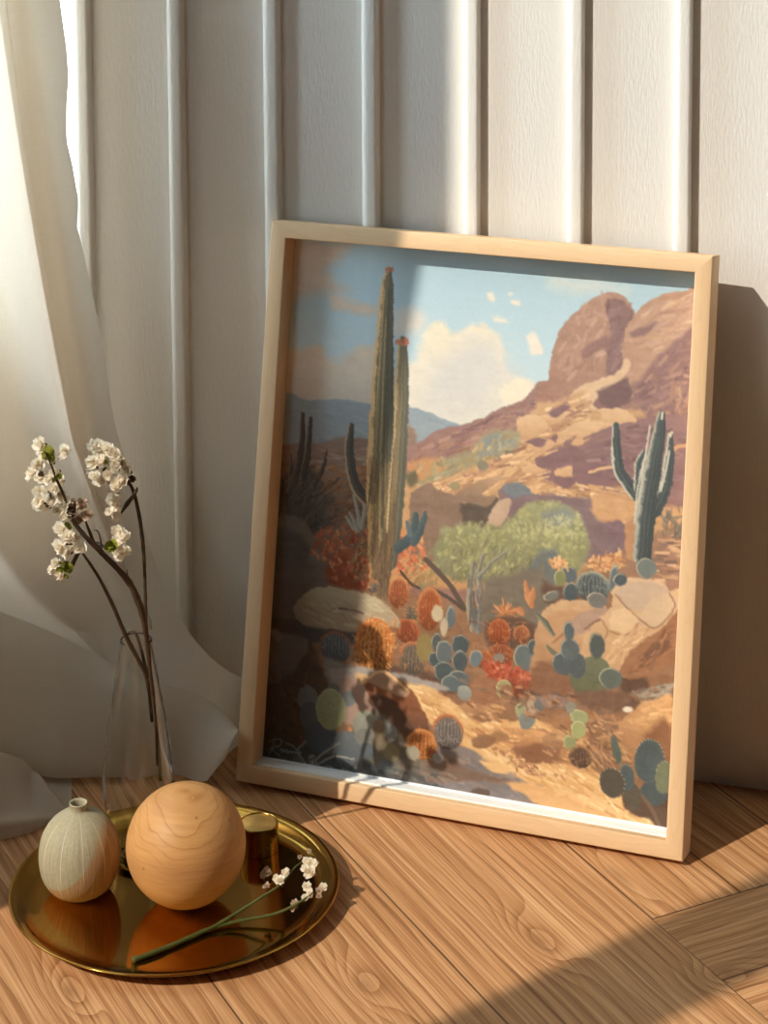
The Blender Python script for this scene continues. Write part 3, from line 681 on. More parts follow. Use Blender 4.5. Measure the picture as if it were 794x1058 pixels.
    for a in ([(543,600),(546,616),(550,626)], [(552,608),(548,624)], [(536,628),(540,634)]): p.L(a, [1.2,4,2.5], (216,150,102), (178,116,78))
    for a in ([(438,690),(470,704),(496,706),(496,716),(456,716),(436,700)], [(500,704),(560,712),(570,722),(520,722)], [(396,676),(414,690),(446,696),(448,704),(410,700),(394,690)], [(560,600),(600,614),(606,624),(566,622)], [(500,640),(530,636),(560,650),(560,672),(506,668)], [(560,690),(580,700),(600,716),(580,726),(556,712)], [(640,700),(664,696),(672,712),(644,716)], [(596,718),(640,716),(660,728),(616,736)]):
        p.P(a, (104,76,60), 4, 3, 8, op=0.8)
    p.S([(440,640),(560,640),(560,720),(440,716)], 130, [(120,86,66),(150,106,78),(172,128,96),(96,74,62)], (3,8), (0.8,1.8), 0, 60, 0.4)
    for b in ((516,653,12,13,(172,92,52),(136,70,42),(196,112,66)), (539,655,8,8.5,(160,98,66),(130,80,56),(210,140,94)), (518,676,13,10,(150,88,60),(124,72,50),(176,104,68)), (501,682,9,9,(178,104,66),(150,84,54),(190,120,76)),
              (412,612,11,15.5,(176,100,60),(136,76,48),(222,150,98)), (444,629,13,21.5,(180,98,56),(144,76,44),(216,138,84)), (425,634,7,8,(120,104,84),(96,84,70),(150,120,90)),
              (421,652,12.5,12,(160,82,48),(122,66,44),(196,112,68)), (426.5,680,15,16.5,(134,114,92),(98,86,74),(208,128,82)), (386,606,6.5,6.5,(116,108,98),(86,80,76),(190,140,100))):
        p.B(*b, ribs=11, spines=26, sp=(206,140,92))
    p.E(439, 669, 8.5, 14, (148,128,82)); p.E(452, 634, 6, 8, (206,184,152))
    bl, bd = (96,108,106), (74,90,92)
    for e in ((466,637,5,11,(98,112,114)), (459,648,4,9,(198,176,148)), (451,663,5.5,9,(84,92,86)), (449,681,6.5,7,bd), (459,674,8.5,12,(98,112,114)), (475.5,666,9,10,bd), (475.5,683,8,10.5,bd), (459,694,10,10,bd), (474,702,11,9,(86,106,108)), (466,706,10,8,(92,112,112))):
        p.E(*e[:4], e[4], rim=(186,176,152))
    p.E(492, 680, 6.5, 8.5, (106,124,130), 20, rim=(214,180,146)); p.E(516, 680, 6, 5, (148,134,116))
    p.E(543, 680, 12, 13, (100,114,110), -15, rim=(214,196,160)); p.E(552, 668, 6.5, 8, bd, 15, rim=(190,170,140)); p.E(559, 660, 4, 5, bd)
    p.S([(500,686),(520,684),(556,700),(556,712),(506,706)], 150, [(200,96,66),(180,80,54),(212,118,84),(156,72,50)], (1.5,3.5), (0.9,2), -60, 50, 0.8)
    p.S([(500,700),(556,708),(540,722),(500,716)], 60, [(150,76,52),(128,72,52)], (2,5), (0.9,2), -60, 40, 0.6)
    # the pale boulder with the rocks left of it
    p.P([(303,628),(314,614),(332,606),(350,609),(372,611),(392,620),(406,632),(412,644),(392,648),(372,654),(340,650),(312,644)], (204,188,152), 1.8, 2, 8, g=(176,150,122))
    p.P([(344,626),(362,626),(380,632),(404,634),(412,646),(390,646),(366,640),(350,634)], (186,160,130), 4, 3, 7)
    p.line([(344,628),(362,630),(376,634)], 1.1, (122,98,82)); p.S([(310,620),(400,620),(400,648),(312,642)], 90, [(216,200,164),(184,164,134),(166,142,116)], (5,12), (0.6,1.4), 12, 15, 0.45)
    p.P([(306,644),(340,650),(372,655),(372,664),(330,664),(312,656)], (86,78,72), 3, 2, 6)
    p.B(347, 668, 17.5, 15, (118,126,126), (80,90,96), (172,104,68), ribs=13, spines=20, sp=(150,146,136))
    p.P([(336,680),(352,684),(384,694),(400,700),(420,716),(400,740),(372,736),(350,716),(334,696)], (150,138,126), 4, 3, 7)
    p.B(387, 668, 21, 28, (214,126,52), (158,84,34), (228,118,50), ribs=12, spines=150, sp=(236,196,126))
    p.S([(366,655),(372,640),(408,640),(410,690),(368,690)], 60, [(222,128,54),(232,160,84)], (3,7), (0.4,0.7), -90, 60, 0.8)
    # sandy path
    p.P([(338,692),(372,690),(402,694),(440,702),(466,712),(440,716),(404,708),(352,712)], (172,158,148), 3, 2.5, 7)
    p.P([(384,694),(404,700),(430,707),(454,716),(470,726),(486,738),(520,744),(556,744),(590,748),(612,764),(600,790),(626,804),(652,832),(686,850),(692,866),(640,856),(590,838),(556,820),(520,798),(484,776),(456,756),(440,742),(424,722),(400,704)], (230,186,132), 3, 2.5, 9)
    SA = [(238,198,144),(226,178,122),(212,160,108),(244,210,160)]
    p.S([(412,704),(454,718),(486,740),(556,746),(606,768),(600,790),(650,835),(682,856),(590,832),(520,790),(450,748),(430,722)], 420, SA, (7,18), (0.8,2.0), 22, 12, 0.6)
    p.S([(480,752),(560,750),(600,766),(590,790),(520,780)], 90, [(196,144,100),(180,130,94),(216,166,116)], (6,14), (0.9,2.0), 6, 10, 0.6)
    p.P([(404,800),(430,780),(458,770),(484,774),(510,790),(540,806),(580,826),(630,846),(676,862),(690,872),(560,860),(470,836),(400,822)], (140,124,118), 3, 3, 7, g=(128,116,116))
    p.S([(440,785),(490,780),(600,836),(660,862),(480,832)], 180, [(150,132,122),(126,114,112),(160,138,124)], (8,20), (0.8,2.0), 14, 8, 0.45)
    p.P([(496,786),(514,788),(530,796),(512,798)], (232,190,136), 2, 2, 6); p.P([(520,806),(560,812),(590,828),(640,846),(610,846),(560,832)], (222,174,122), 3, 3, 8)
    p.P([(485,820),(494,815),(506,818),(504,824),(490,824)], (100,78,66), 2, 1.5, 6)
    p.P([(420,790),(450,776),(476,790),(500,798),(526,806),(500,808),(440,806)], (128,100,84), 4, 3, 9)
    # stones by the path
    p.P([(476,730),(486,722),(504,720),(520,728),(518,738),(500,746),(484,740)], (214,166,118), 2, 2, 9, g=(150,110,82))
    p.S([(478,722),(520,724),(516,744),(486,742)], 50, [(222,176,128),(166,122,90),(140,102,78)], (4,9), (0.8,1.6), 8, 15, 0.5)
    p.P([(484,706),(500,698),(520,708),(518,726),(490,726)], (156,112,84), 3, 2, 9)
    p.P([(528,776),(540,764),(556,756),(574,762),(586,776),(574,788),(544,786)], (214,164,116), 3, 2.5, 9, g=(146,102,74))
    p.P([(530,774),(552,768),(578,774),(572,788),(540,788)], (142,100,74), 3, 2.5, 8)
    p.P([(502,760),(516,756),(528,764),(512,768)], (168,126,92), 3, 2, 7)
    p.S([(500,770),(560,792),(590,806),(540,800)], 60, [(236,196,148),(160,116,86),(190,142,104)], (2,5), (0.9,1.8), 10, 30, 0.7)
    p.E(480, 716, 7.5, 7.5, (164,166,152), g=(136,134,124)); p.E(521, 712, 8.5, 9.5, (166,154,110), 0, rim=(214,196,150)); p.E(524, 716, 7, 8, (148,110,82)); p.E(538, 734, 6, 7, (156,160,118), rim=(200,196,150)); p.E(545, 744, 8, 9, (130,136,124), 30); p.E(551, 728, 6, 9, (186,160,134)); p.E(557, 729, 4.5, 7, (112,112,106))
    p.P([(556,722),(576,714),(588,720),(590,730),(566,732)], (150,124,110), 3, 2, 8); p.P([(558,742),(590,736),(640,740),(640,766),(590,760)], (168,124,90), 5, 3, 9)
    p.P([(560,764),(574,754),(592,756),(600,766),(586,774),(566,774)], (204,160,116), 2, 2.2, 8, g=(140,102,76))
    p.P([(608,724),(622,718),(636,724),(632,736),(614,738)], (176,140,112), 2, 2, 7, g=(124,96,78)); p.P([(566,708),(580,700),(596,706),(592,718),(572,720)], (168,124,92), 2, 2, 8, g=(112,82,64))
    p.P([(610,746),(634,742),(650,752),(640,766),(616,764)], (150,112,84), 3, 2.5, 8); p.P([(486,764),(500,758),(514,764),(504,772),(490,772)], (150,112,84), 2, 2, 7)
    p.S([(560,740),(640,742),(650,780),(600,800),(560,780)], 110, [(214,170,124),(150,110,82),(184,140,102),(126,92,72)], (4,11), (0.8,2.0), 14, 20, 0.5)
    p.S([(470,700),(600,716),(640,740),(560,744),(500,730)], 110, [(160,116,86),(120,88,68),(186,142,106),(140,112,92)], (3,8), (0.8,1.8), 5, 25, 0.5)
    # the left prickly pears and foreground
    p.P([(346,706),(360,700),(382,712),(392,730),(378,746),(356,744)], (178,146,128), 4, 3, 7)
    p.P([(374,704),(384,697),(400,696),(418,705),(431,720),(441,742),(442,758),(426,768),(404,750),(386,726)], (150,92,62), 1.8, 2.2, 9, g=(104,72,56)); p.P([(384,716),(402,722),(420,740),(430,760),(414,756),(396,738)], (96,66,52), 2.5, 2.5, 7)
    p.P([(378,704),(384,698),(394,695),(412,702),(424,714),(416,722),(400,714),(386,708)], (180,144,118), 2, 2, 6); p.line([(380,701),(392,694),(404,698),(420,712)], 1.4, (236,194,142)); p.P([(366,698),(378,698),(378,706),(370,706)], (222,182,134), 2, 2, 5)
    p.P([(384,732),(402,742),(420,766),(440,780),(420,806),(360,800),(350,770),(372,748)], (112,102,88), 4, 3, 9)
    p.P([(262,786),(300,770),(340,776),(380,790),(430,800),(470,824),(400,826),(300,806),(256,800)], (70,72,74), 4, 3, 8)
    p.E(318, 722, 11.5, 13, (132,132,130)); p.E(345, 712, 6.5, 6, (116,120,118)); p.E(360, 722, 7.5, 8, (128,134,132)); p.E(320, 740, 11, 14, (96,106,110))
    p.E(332, 762, 19, 15, (78,94,104)); p.E(342, 733, 16.5, 20.5, (176,182,132), 0, rim=(206,206,160), g=(160,166,112)); p.E(378, 750, 14, 15, (162,160,138), g=(132,132,118)); p.E(358, 773, 15.5, 17, (112,124,126), g=(86,98,106))
    x0, y0 = mm(342, 733)
    for i in range(22): p.dot(x0+p.rng.normal(0, 7), y0+p.rng.normal(0, 9), 0.6, (110,112,70), 0.7)
    for e in ((403,757,8,9,(140,138,128)), (377,762,10,9,(128,126,116)), (393,768,9,10,(124,108,86)), (404,777,9,9,(134,124,92)), (380,776,8,8,(92,104,112)), (400,792,9,6,(94,104,104)), (391,752,6,8,(140,118,92))): p.E(*e[:4], e[4])
    p.B(463, 756, 16.5, 17, (134,122,112), (98,88,84), (206,116,66), ribs=13, spines=50, sp=(178,160,144)); p.B(436, 769, 15.5, 15, (206,124,60), (150,82,42), (222,140,72), ribs=11, spines=60, sp=(232,160,92))
    p.E(427, 778, 7.5, 7, (166,156,132)); p.E(453, 783, 5.5, 5.5, (146,138,128))
    p.S([(406,786),(440,790),(470,800),(440,810),(400,806)], 60, [(122,108,94),(90,86,82),(150,130,112)], (6,13), (0.8,1.8), 10, 15, 0.45)
    for a in ([(322,792),(332,780),(350,768)], [(322,794),(344,782),(366,784)], [(318,792),(304,772),(296,768)], [(326,796),(340,792),(352,800)], [(316,790),(308,776),(316,766)], [(338,802),(350,796),(362,797)], [(372,806),(384,802),(396,808)]):
        p.line(a, 0.9, (176,170,152), 0.75)
    p.E(323, 786, 5, 6, (168,162,142)); p.E(292, 788, 7, 5.5, (120,118,112)); p.E(292, 788, 3.6, 3.6, (214,132,56)); p.E(308, 787, 6, 5, (112,112,108)); p.E(361, 753, 2.5, 2.5, (196,142,104))
    p.S([(262,780),(380,790),(430,815),(300,808)], 80, [(60,62,64),(88,88,86),(104,98,88)], (6,14), (0.6,1.3), -20, 40, 0.5)
    # the big sunlit boulder on the right
    p.P([(548,694),(552,664),(558,640),(568,624),(586,619),(604,620),(626,625),(628,646),(610,664),(596,690),(570,704)], (212,174,134), 1.8, 2.2, 8, g=(176,134,100))
    p.P([(558,656),(572,634),(592,630),(606,638),(588,650),(572,664)], (196,154,116), 3, 2.5, 7); p.line([(572,664),(588,650),(604,640)], 1.0, (160,116,86), 0.7)
    p.P([(588,646),(602,632),(622,626),(630,632),(616,642),(606,652),(594,656)], (182,148,126), 2.5, 2.5, 6); p.line([(604,650),(616,642),(624,640)], 0.9, (140,104,84), 0.7)
    p.P([(600,676),(606,652),(622,640),(632,626),(633,606),(646,598),(666,597),(686,602),(692,609),(706,610),(706,650),(694,676),(668,694),(640,702),(618,700),(604,694)], (220,186,148), 1.6, 2.2, 7, g=(200,158,120))
    p.P([(636,612),(648,602),(668,600),(688,605),(692,612),(678,618),(664,630),(648,628)], (204,174,148), 2, 2.2, 6)
    p.P([(664,630),(678,617),(692,614),(700,622),(690,640),(676,649),(660,642)], (212,182,148), 2, 2, 5); p.line([(692,613),(698,626),(688,641),(676,649),(664,642),(650,630),(636,614)], 0.9, (164,126,100), 0.75)
    p.P([(634,632),(648,630),(660,644),(646,656),(630,652)], (226,192,152), 2, 2, 5); p.P([(610,662),(628,652),(644,658),(636,676),(616,684)], (206,166,126), 2, 2.2, 7)
    p.line([(630,652),(646,656),(660,644)], 0.8, (168,128,98), 0.7); p.line([(622,640),(628,654),(618,668)], 0.8, (170,130,98), 0.6)
    p.S([(616,690),(632,664),(660,650),(664,660),(640,694)], 60, [(230,194,152),(212,172,130),(194,150,112)], (5,12), (0.8,1.8), -50, 14, 0.45)
    p.P([(638,700),(646,682),(660,666),(680,652),(694,638),(706,622),(708,668),(692,686),(666,700)], (156,112,82), 2, 2.5, 9); p.P([(656,688),(672,668),(690,656),(694,664),(680,680),(664,692)], (122,86,66), 3, 2.5, 7)
    p.S([(644,696),(690,650),(700,670),(670,696)], 40, [(172,126,94),(134,94,70)], (5,10), (0.8,1.8), -45, 15, 0.5)
    p.P([(550,690),(566,684),(590,696),(604,702),(600,716),(552,716)], (140,100,76), 4, 3, 9)
    p.B(613, 606, 17.5, 14.5, (108,116,112), (70,80,84), (176,170,140), ribs=13, spines=30, sp=(166,164,140))
    for e in ((588,593,8.5,8,(92,104,108),0), (579,597,6,8,(132,132,82),0), (590,611,7.5,9,(76,88,92),10), (617,620,10,7.5,(122,116,108),0), (634,596,4,13,(98,112,116),8), (641,599,7,6,(78,90,98),-20), (668,587,10,9.5,(114,126,116),-25), (570,616,9,4.5,(120,116,106),-20)):
        p.E(*e[:4], e[4], e[5], rim=(204,190,158))
    p.S([(568,578),(584,576),(588,588),(570,590)], 24, [(222,158,104),(230,180,124)], (1.5,4), (1,2), 0, 90)
    p.L([(556,636),(564,644),(572,656)], [1.6,3.2,1.6], (156,150,116), (84,88,80)); p.L([(566,668),(572,674),(580,678)], [1.5,2.6,1.2], (120,116,90))
    # right prickly pears
    pd, ol = (86,98,98), (114,114,78)
    p.E(608, 706, 19, 13, ol, 10, g=(104,104,72)); p.E(616, 692, 14.5, 13, (120,122,88), 0, g=(104,104,76)); p.E(582, 686, 11, 10.5, pd, 20, rim=(190,182,156)); p.E(597, 688, 8.5, 12, (82,94,94), 0); p.E(589, 671, 9.5, 10.5, (92,104,104), 0, rim=(188,182,160)); p.E(588, 652, 5.5, 9.5, (90,102,104), -5, rim=(184,178,156)); p.E(617, 667, 8, 12.5, (84,92,86), -5, rim=(172,164,130)); p.E(631, 701, 11.5, 10, (98,108,92), -10, rim=(196,194,150))
    p.P([(596,716),(640,714),(650,726),(620,734),(596,726)], (124,92,72), 4, 3, 8); p.S([(650,714),(690,706),(690,726),(660,730)], 50, [(162,150,132),(124,104,88),(186,170,148)], (4,9), (0.8,1.8), -15, 20, 0.55)
    p.P([(634,764),(642,744),(656,731),(676,722),(694,720),(696,770),(692,812),(664,808),(648,790)], (222,174,124), 2.5, 2.5, 9, g=(140,98,70)); p.S([(646,742),(676,726),(694,728),(690,750),(660,756)], 40, [(228,182,132),(206,160,112)], (6,14), (0.9,2.0), -22, 12, 0.5); p.P([(664,760),(690,744),(694,800),(670,800)], (142,100,72), 6, 3, 8)
    p.E(649, 733, 5, 2.5, (238,222,196), -15)
    p.E(599, 741, 9, 7, (160,164,112), rim=(206,204,156)); p.E(598, 754, 7.5, 8.5, (166,168,110), rim=(210,206,156)); p.E(589, 767, 6.5, 7, (150,152,102), rim=(206,196,146)); p.B(600, 782, 12, 10.5, (116,86,64), (78,58,46), (170,130,92), ribs=11, spines=40, sp=(164,124,90)); p.E(590, 731, 5, 6, (150,142,124))
    p.S([(608,758),(640,756),(650,790),(612,790)], 90, [(142,104,78),(190,146,106),(120,88,70),(206,162,118)], (5,12), (0.8,1.8), 30, 25, 0.5)
    p.P([(644,818),(656,820),(672,824),(694,822),(694,868),(682,868),(674,848),(656,842),(644,832)], (98,74,58), 2.5, 2, 8); p.P([(644,812),(656,810),(664,822),(660,836),(648,832)], (92,82,66), 2, 2, 6)
    p.E(676, 819, 13, 12, (72,90,92)); p.E(671, 786, 14.5, 20.5, (78,94,92), 8, dots=30, g=(74,94,96)); p.E(686.5, 803, 8.5, 15, (118,124,88), 4, dots=18); p.E(699, 808, 6, 8, (150,154,112))
    p.E(637, 775, 4, 13, (88,104,88), -18); p.E(648, 803, 7.5, 13, (76,92,92), -10, rim=(150,130,98)); p.E(633, 809, 12.5, 14, (88,78,66), -25, dots=20)
    p.line([(664,822),(676,840),(684,862)], 1.8, (120,94,74)); p.line([(634,846),(634,856)], 0.7, (110,80,60)); p.line([(638,850),(638,858)], 0.6, (130,100,76))
    # signature
    sg = (222,220,214)
    for a in ([(284,764),(281,774),(277,781)], [(277,767),(283,764),(290,764),(291,768),(287,772),(281,774)], [(281,774),(285,778),(289,781)], [(276,776),(283,771),(289,771)], [(289,776),(291,774),(293,775),(292,777),(295,775)], [(295,777),(296,775),(298,776),(298,778),(301,776),(302,778),(304,777)], [(304,777),(306,779),(309,778),(312,777)]):
        p.line(a, 0.32, sg, 0.7)
    # brush grain over the whole picture, then a thin white paper margin
    gx, gy = np.meshgrid(np.arange(p.w), np.arange(p.h))
    i = np.clip(gx+np.rint(p.n4*1.2).astype(int), 0, p.w-1); j = np.clip(gy+np.rint(p.n2*1.0).astype(int), 0, p.h-1)
    C = p.C[j, i]*0.6+p.C*0.4+(p.rng.normal(0, 1.6, p.X.shape))[..., None]
    hz = np.clip(1-(p.Y-120)/230, 0, 1)[..., None]                          # paler, hazier paint towards the sky
    lum = (C @ np.array([0.3, 0.59, 0.11]))[..., None]
    rb_ = (C[..., 0]-C[..., 2])[..., None]; gr = (C[..., 1]-C[..., 0])[..., None]
    sat = 0.72+0.36*np.clip(rb_/70, 0, 1)-0.20*np.clip((rb_-95)/50, 0, 1)-0.16*np.clip((gr+6)/16, 0, 1)     # greyed greens and blues, earthy reds
    C = (lum*0.14+C*0.86)*hz+(lum+(C-lum)*sat)*(1-hz); C = C*0.93+4+11*hz
    lf = np.clip((125-p.X)/40, 0, 1)*np.clip((190-p.Y)/60, 0, 1); C = C*(1+0.13*lf[..., None])  # upper left sky brightened, putting the reflected haze into the print colours
    dk = np.clip((p.Y-250)/140, 0, 1)*np.clip((105-p.X)/80, 0, 1)          # dark foreground corner, deepened further to put its shade into the colours
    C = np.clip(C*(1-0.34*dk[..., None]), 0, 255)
    return C
# ------------------------------------------------------------------ picture frame leaning on the wall
fr = empty('picture_frame', tuple(F0), 'slim pale maple picture frame holding a desert painting, leaning on the panelled wall', 'picture frame')
fr.rotation_mode = 'QUATERNION'
fr.rotation_quaternion = Matrix(((fu[0], -fn[0], fup[0]), (fu[1], -fn[1], fup[1]), (fu[2], -fn[2], fup[2]))).to_quaternion()
def rail(poly, vert, off):              # poly: mitred outline (x, z) on the face, extruded back by the frame depth
    bm = bmesh.new(); A = [bm.verts.new((x, -FD, z)) for x, z in poly]; B = [bm.verts.new((x, 0.0, z)) for x, z in poly]
    bm.faces.new(A); bm.faces.new(B[::-1])
    for k in range(4): bm.faces.new((A[k], B[k], B[(k+1) % 4], A[(k+1) % 4]))
    bmesh.ops.recalc_face_normals(bm, faces=bm.faces[:])
    mitre = {tuple(sorted((i, j))) for i, j in ((0, 3), (1, 2))}
    es = [e for e in bm.edges if (e.verts[0].co.y == e.verts[1].co.y) and e.calc_length() > 0.1]
    bmesh.ops.bevel(bm, geom=es, offset=0.0011, segments=3, affect='EDGES', profile=0.5)
    uv = bm.loops.layers.uv.new('UVMap')
    for f in bm.faces:
        for l in f.loops:
            x, y, z = l.vert.co
            l[uv].uv = ((z, x*0.9+y) if vert else (x, z*0.9+y)); l[uv].uv.x += off; l[uv].uv.y += off*0.37
    return obj('frame_rail', bm, MAPLE, fr, ang=50)
b_ = FB
rail([(0, 0), (FW, 0), (FW-b_, b_), (b_, b_)], False, 0.0)
rail([(FW, 0), (FW, FH), (FW-b_, FH-b_), (FW-b_, b_)], True, 1.3)
rail([(FW, FH), (0, FH), (b_, FH-b_), (FW-b_, FH-b_)], False, 2.1)
rail([(0, FH), (0, 0), (b_, b_), (b_, FH-b_)], True, 3.7)
YP = -FD+PD
box('backing_board', BOARD, fr, b_-0.003, FW-b_+0.003, YP+0.0006, -0.001, b_-0.003, FH-b_+0.003)
box('spacer', WHITE_CARD, fr, b_, FW-b_, -FD+0.009, YP-0.0004, b_, b_+0.0016)

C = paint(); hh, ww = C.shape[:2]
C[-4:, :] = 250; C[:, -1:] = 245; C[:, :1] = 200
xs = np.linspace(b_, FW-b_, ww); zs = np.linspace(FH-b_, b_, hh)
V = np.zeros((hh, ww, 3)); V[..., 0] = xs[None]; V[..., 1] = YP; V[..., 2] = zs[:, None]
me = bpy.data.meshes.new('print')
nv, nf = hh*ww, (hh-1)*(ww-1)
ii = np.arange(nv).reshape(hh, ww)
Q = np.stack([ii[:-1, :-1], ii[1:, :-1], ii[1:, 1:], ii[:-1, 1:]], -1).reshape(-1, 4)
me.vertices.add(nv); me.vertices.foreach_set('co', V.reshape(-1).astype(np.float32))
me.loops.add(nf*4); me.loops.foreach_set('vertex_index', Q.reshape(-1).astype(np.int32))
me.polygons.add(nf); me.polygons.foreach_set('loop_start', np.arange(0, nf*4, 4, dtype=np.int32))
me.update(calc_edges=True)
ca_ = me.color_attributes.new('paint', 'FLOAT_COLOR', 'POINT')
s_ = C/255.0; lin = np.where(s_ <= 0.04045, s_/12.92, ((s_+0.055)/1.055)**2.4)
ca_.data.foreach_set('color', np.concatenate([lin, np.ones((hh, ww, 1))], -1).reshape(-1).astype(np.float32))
k = N('painted_canvas_print'); at_ = k.n('ShaderNodeAttribute', attribute_name='paint')
x, y, z = k.sep(k.coord())
wv = k.math('ADD', k.noise(k.comb(k.math('MULTIPLY', x, 1400), 0.0, k.math('MULTIPLY', z, 300)), 1.0, 1), k.noise(k.comb(k.math('MULTIPLY', x, 300), 0.0, k.math('MULTIPLY', z, 1400)), 1.0, 1))
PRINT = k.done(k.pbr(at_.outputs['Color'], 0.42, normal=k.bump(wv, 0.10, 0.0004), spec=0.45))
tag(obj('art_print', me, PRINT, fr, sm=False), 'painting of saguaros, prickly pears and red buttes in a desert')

# ------------------------------------------------------------------ tray and what stands on it
TX, TY, TZ = -0.7456, -0.3517, 0.0045
prof = [(0, 0.0012), (0.121, 0.0012), (0.128, 0.0016), (0.138, 0.0050), (0.1462, 0.0112), (0.1488, 0.0120), (0.1500, 0.0127), (0.1503, 0.0135), (0.1497, 0.0142), (0.1484, 0.0140),
        (0.1452, 0.0132), (0.1405, 0.0104), (0.1345, 0.0066), (0.1285, 0.0049), (0.122, TZ), (0, TZ)]
tr = obj('serving_tray', lathe(prof, 192), BRASS, ang=60); tr.location = (TX, TY, 0)
tag(tr, 'large round polished brass tray with a raised rim on the oak floor', 'tray')

BR = 0.05411
bm = bmesh.new(); bmesh.ops.create_uvsphere(bm, u_segments=96, v_segments=64, radius=BR)
b = obj('wooden_ball', bm, BALL); b.location = (-0.72882, -0.36444, TZ+BR); tag(b, 'solid turned pine ball with swirling grain resting on the brass tray', 'wooden ball')

w = on(83, 920, TZ); PX_, PY_ = float(w[0]), float(w[1]); hp = z_at(PX_, PY_, 829)-TZ
pr = [(0, 0.0006), (0.018, 0.0), (0.0225, 0.0012), (0.0290, 0.0075), (0.0342, 0.0175), (0.0366, 0.0290), (0.0369, 0.0410), (0.0350, 0.0535), (0.0308, 0.0640), (0.0245, 0.0725), (0.0172, 0.0785), (0.0112, 0.0817), (0.0084, 0.0832),
      (0.0078, 0.0850), (0.0080, 0.0880), (0.0086, 0.0900), (0.0078, 0.0908), (0.0064, 0.0898), (0.0058, 0.0870), (0.0062, 0.0830), (0.011, 0.0795), (0.0225, 0.0705), (0.032, 0.052), (0.034, 0.036), (0.031, 0.018), (0.020, 0.0045), (0, 0.004)]
sp_ = hp/0.0904; q = spline([(r, z*sp_) for r, z in pr], 150); q[:, 0] = np.clip(q[:, 0], 0, None); q[0] = (0, q[0][1]); q[-1] = (0, q[-1][1])
pot = obj('bud_vase', lathe([tuple(v) for v in q], 96), POT, ang=180); pot.location = (PX_, PY_, TZ); pot.rotation_euler.z = 0.0
tag(pot, 'small egg-shaped stoneware bud vase, half grey glaze, half bare clay', 'bud vase')

w = on(267.5, 877, TZ); cx_, cy_ = float(w[0]), float(w[1]); hc = z_at(cx_, cy_, 849)-TZ
r0 = 0.0188
cyl = obj('brass_cup', lathe([(0, 0), (r0-0.0006, 0), (r0, 0.0006), (r0, hc-0.0008), (r0-0.0007, hc), (r0-0.0013, hc-0.0004), (r0-0.0015, hc-0.0009), (r0-0.0018, hc-0.0030), (0, hc-0.0030)], 96), BRASS_D, ang=35)
obj('lid_disc', lathe([(0, hc-0.0028), (r0-0.0018, hc-0.0028), (r0-0.0018, hc-0.0010), (r0-0.0021, hc-0.0008), (0, hc-0.0008)], 96), BRASS_M, cyl, ang=35)
cyl.location = (cx_, cy_, TZ); tag(cyl, 'short flat-topped brass cylinder behind the pine ball on the tray', 'brass cup')

VX, VY = [float(v) for v in on(144.6, 889, TZ)[:2]]
def vpx(dy): return px(np.array([[VX, VY, dy]]))[0]
hv = z_at(VX, VY, 661)-TZ
sc_ = 1/ (px(np.array([[VX+0.01, VY, 0.1]]))[0][0]-px(np.array([[VX, VY, 0.1]]))[0][0])*0.01     # metres per photo pixel at the vase
out = [(0.0, 0.0), (0.0185, 0.0), (0.0205, 0.0015), (0.0240, 0.0180), (0.0292, 0.0420), (0.0334, 0.0620), (0.0348, 0.0800), (0.0335, 0.1000), (0.0288, 0.1385), (0.0236, 0.1700), (0.0192, 0.1960), (0.0160, 0.2150), (0.0154, 0.2235)]
so = hv/0.2235; R0 = 34.6*sc_/0.0348
out = [(r*R0, z*so) for r, z in out]
oq = spline(out[2:], 60); inner = [(max(r-0.0020, 0.001), z) for r, z in oq[::-1] if z > 0.011]
vprof = out[:2]+[tuple(v) for v in oq]+[(oq[-1][0]-0.0008, oq[-1][1]+0.0007)]+inner+[(0.018, 0.0085), (0, 0.008)]
vase = obj('glass_vase', lathe(vprof, 96), GLASS, ang=60); vase.location = (VX, VY, TZ)
LEAN = float(px(np.array([[VX, VY, TZ+hv]]))[0][0]-139.8)*sc_/hv
vase.rotation_euler = (0, -math.atan(LEAN)*0.0, 0)
tag(vase, 'tall clear glass bottle vase tapering to a narrow neck, holding dry blossom stems', 'vase')

# ------------------------------------------------------------------ blossoms
def petal_mesh(name, seed, size, rings, mat):
    """a ruffled blossom: rings of (petal count, tilt, length)"""
    rnd = random.Random(seed); bm = bmesh.new()
    for np_, cup, ln in rings:
        a0 = rnd.uniform(0, 6.28)
        for k in range(np_):
            a = a0+2*math.pi*k/np_+rnd.uniform(-0.35, 0.35); L = size*ln*rnd.uniform(0.75, 1.2); wd = L*rnd.uniform(0.40, 0.60); tilt = cup+rnd.uniform(-0.3, 0.3)
            rows = []; ph = rnd.uniform(0, 6.28)
            for i in range(6):
                t = i/5; r = L*t; hw = wd*math.sin(math.pi*(0.10+0.66*t)); row = []
                for j in range(7):
                    q = (j-3)/3; rr = r*(1-0.16*q*q)*(1+(rnd.uniform(-1, 1)*0.10 if i == 5 else 0))
                    h = rr*math.sin(tilt)*(0.45+0.75*t)+0.28*hw*q*q+0.16*L*t*t*math.sin(3.4*q+ph)+(rnd.uniform(-1, 1)*0.05*L if i > 3 else 0)
                    d = rr*math.cos(tilt)
                    row.append(bm.verts.new((d*math.cos(a)-hw*q*math.sin(a), d*math.sin(a)+hw*q*math.cos(a), h)))
                rows.append(row)
            for A, B in zip(rows, rows[1:]):
                for j in range(6): bm.faces.new((A[j], A[j+1], B[j+1], B[j]))
    me = bpy.data.meshes.new(name); bm.to_mesh(me); bm.free(); smooth(me, 180); me.materials.append(mat); return me
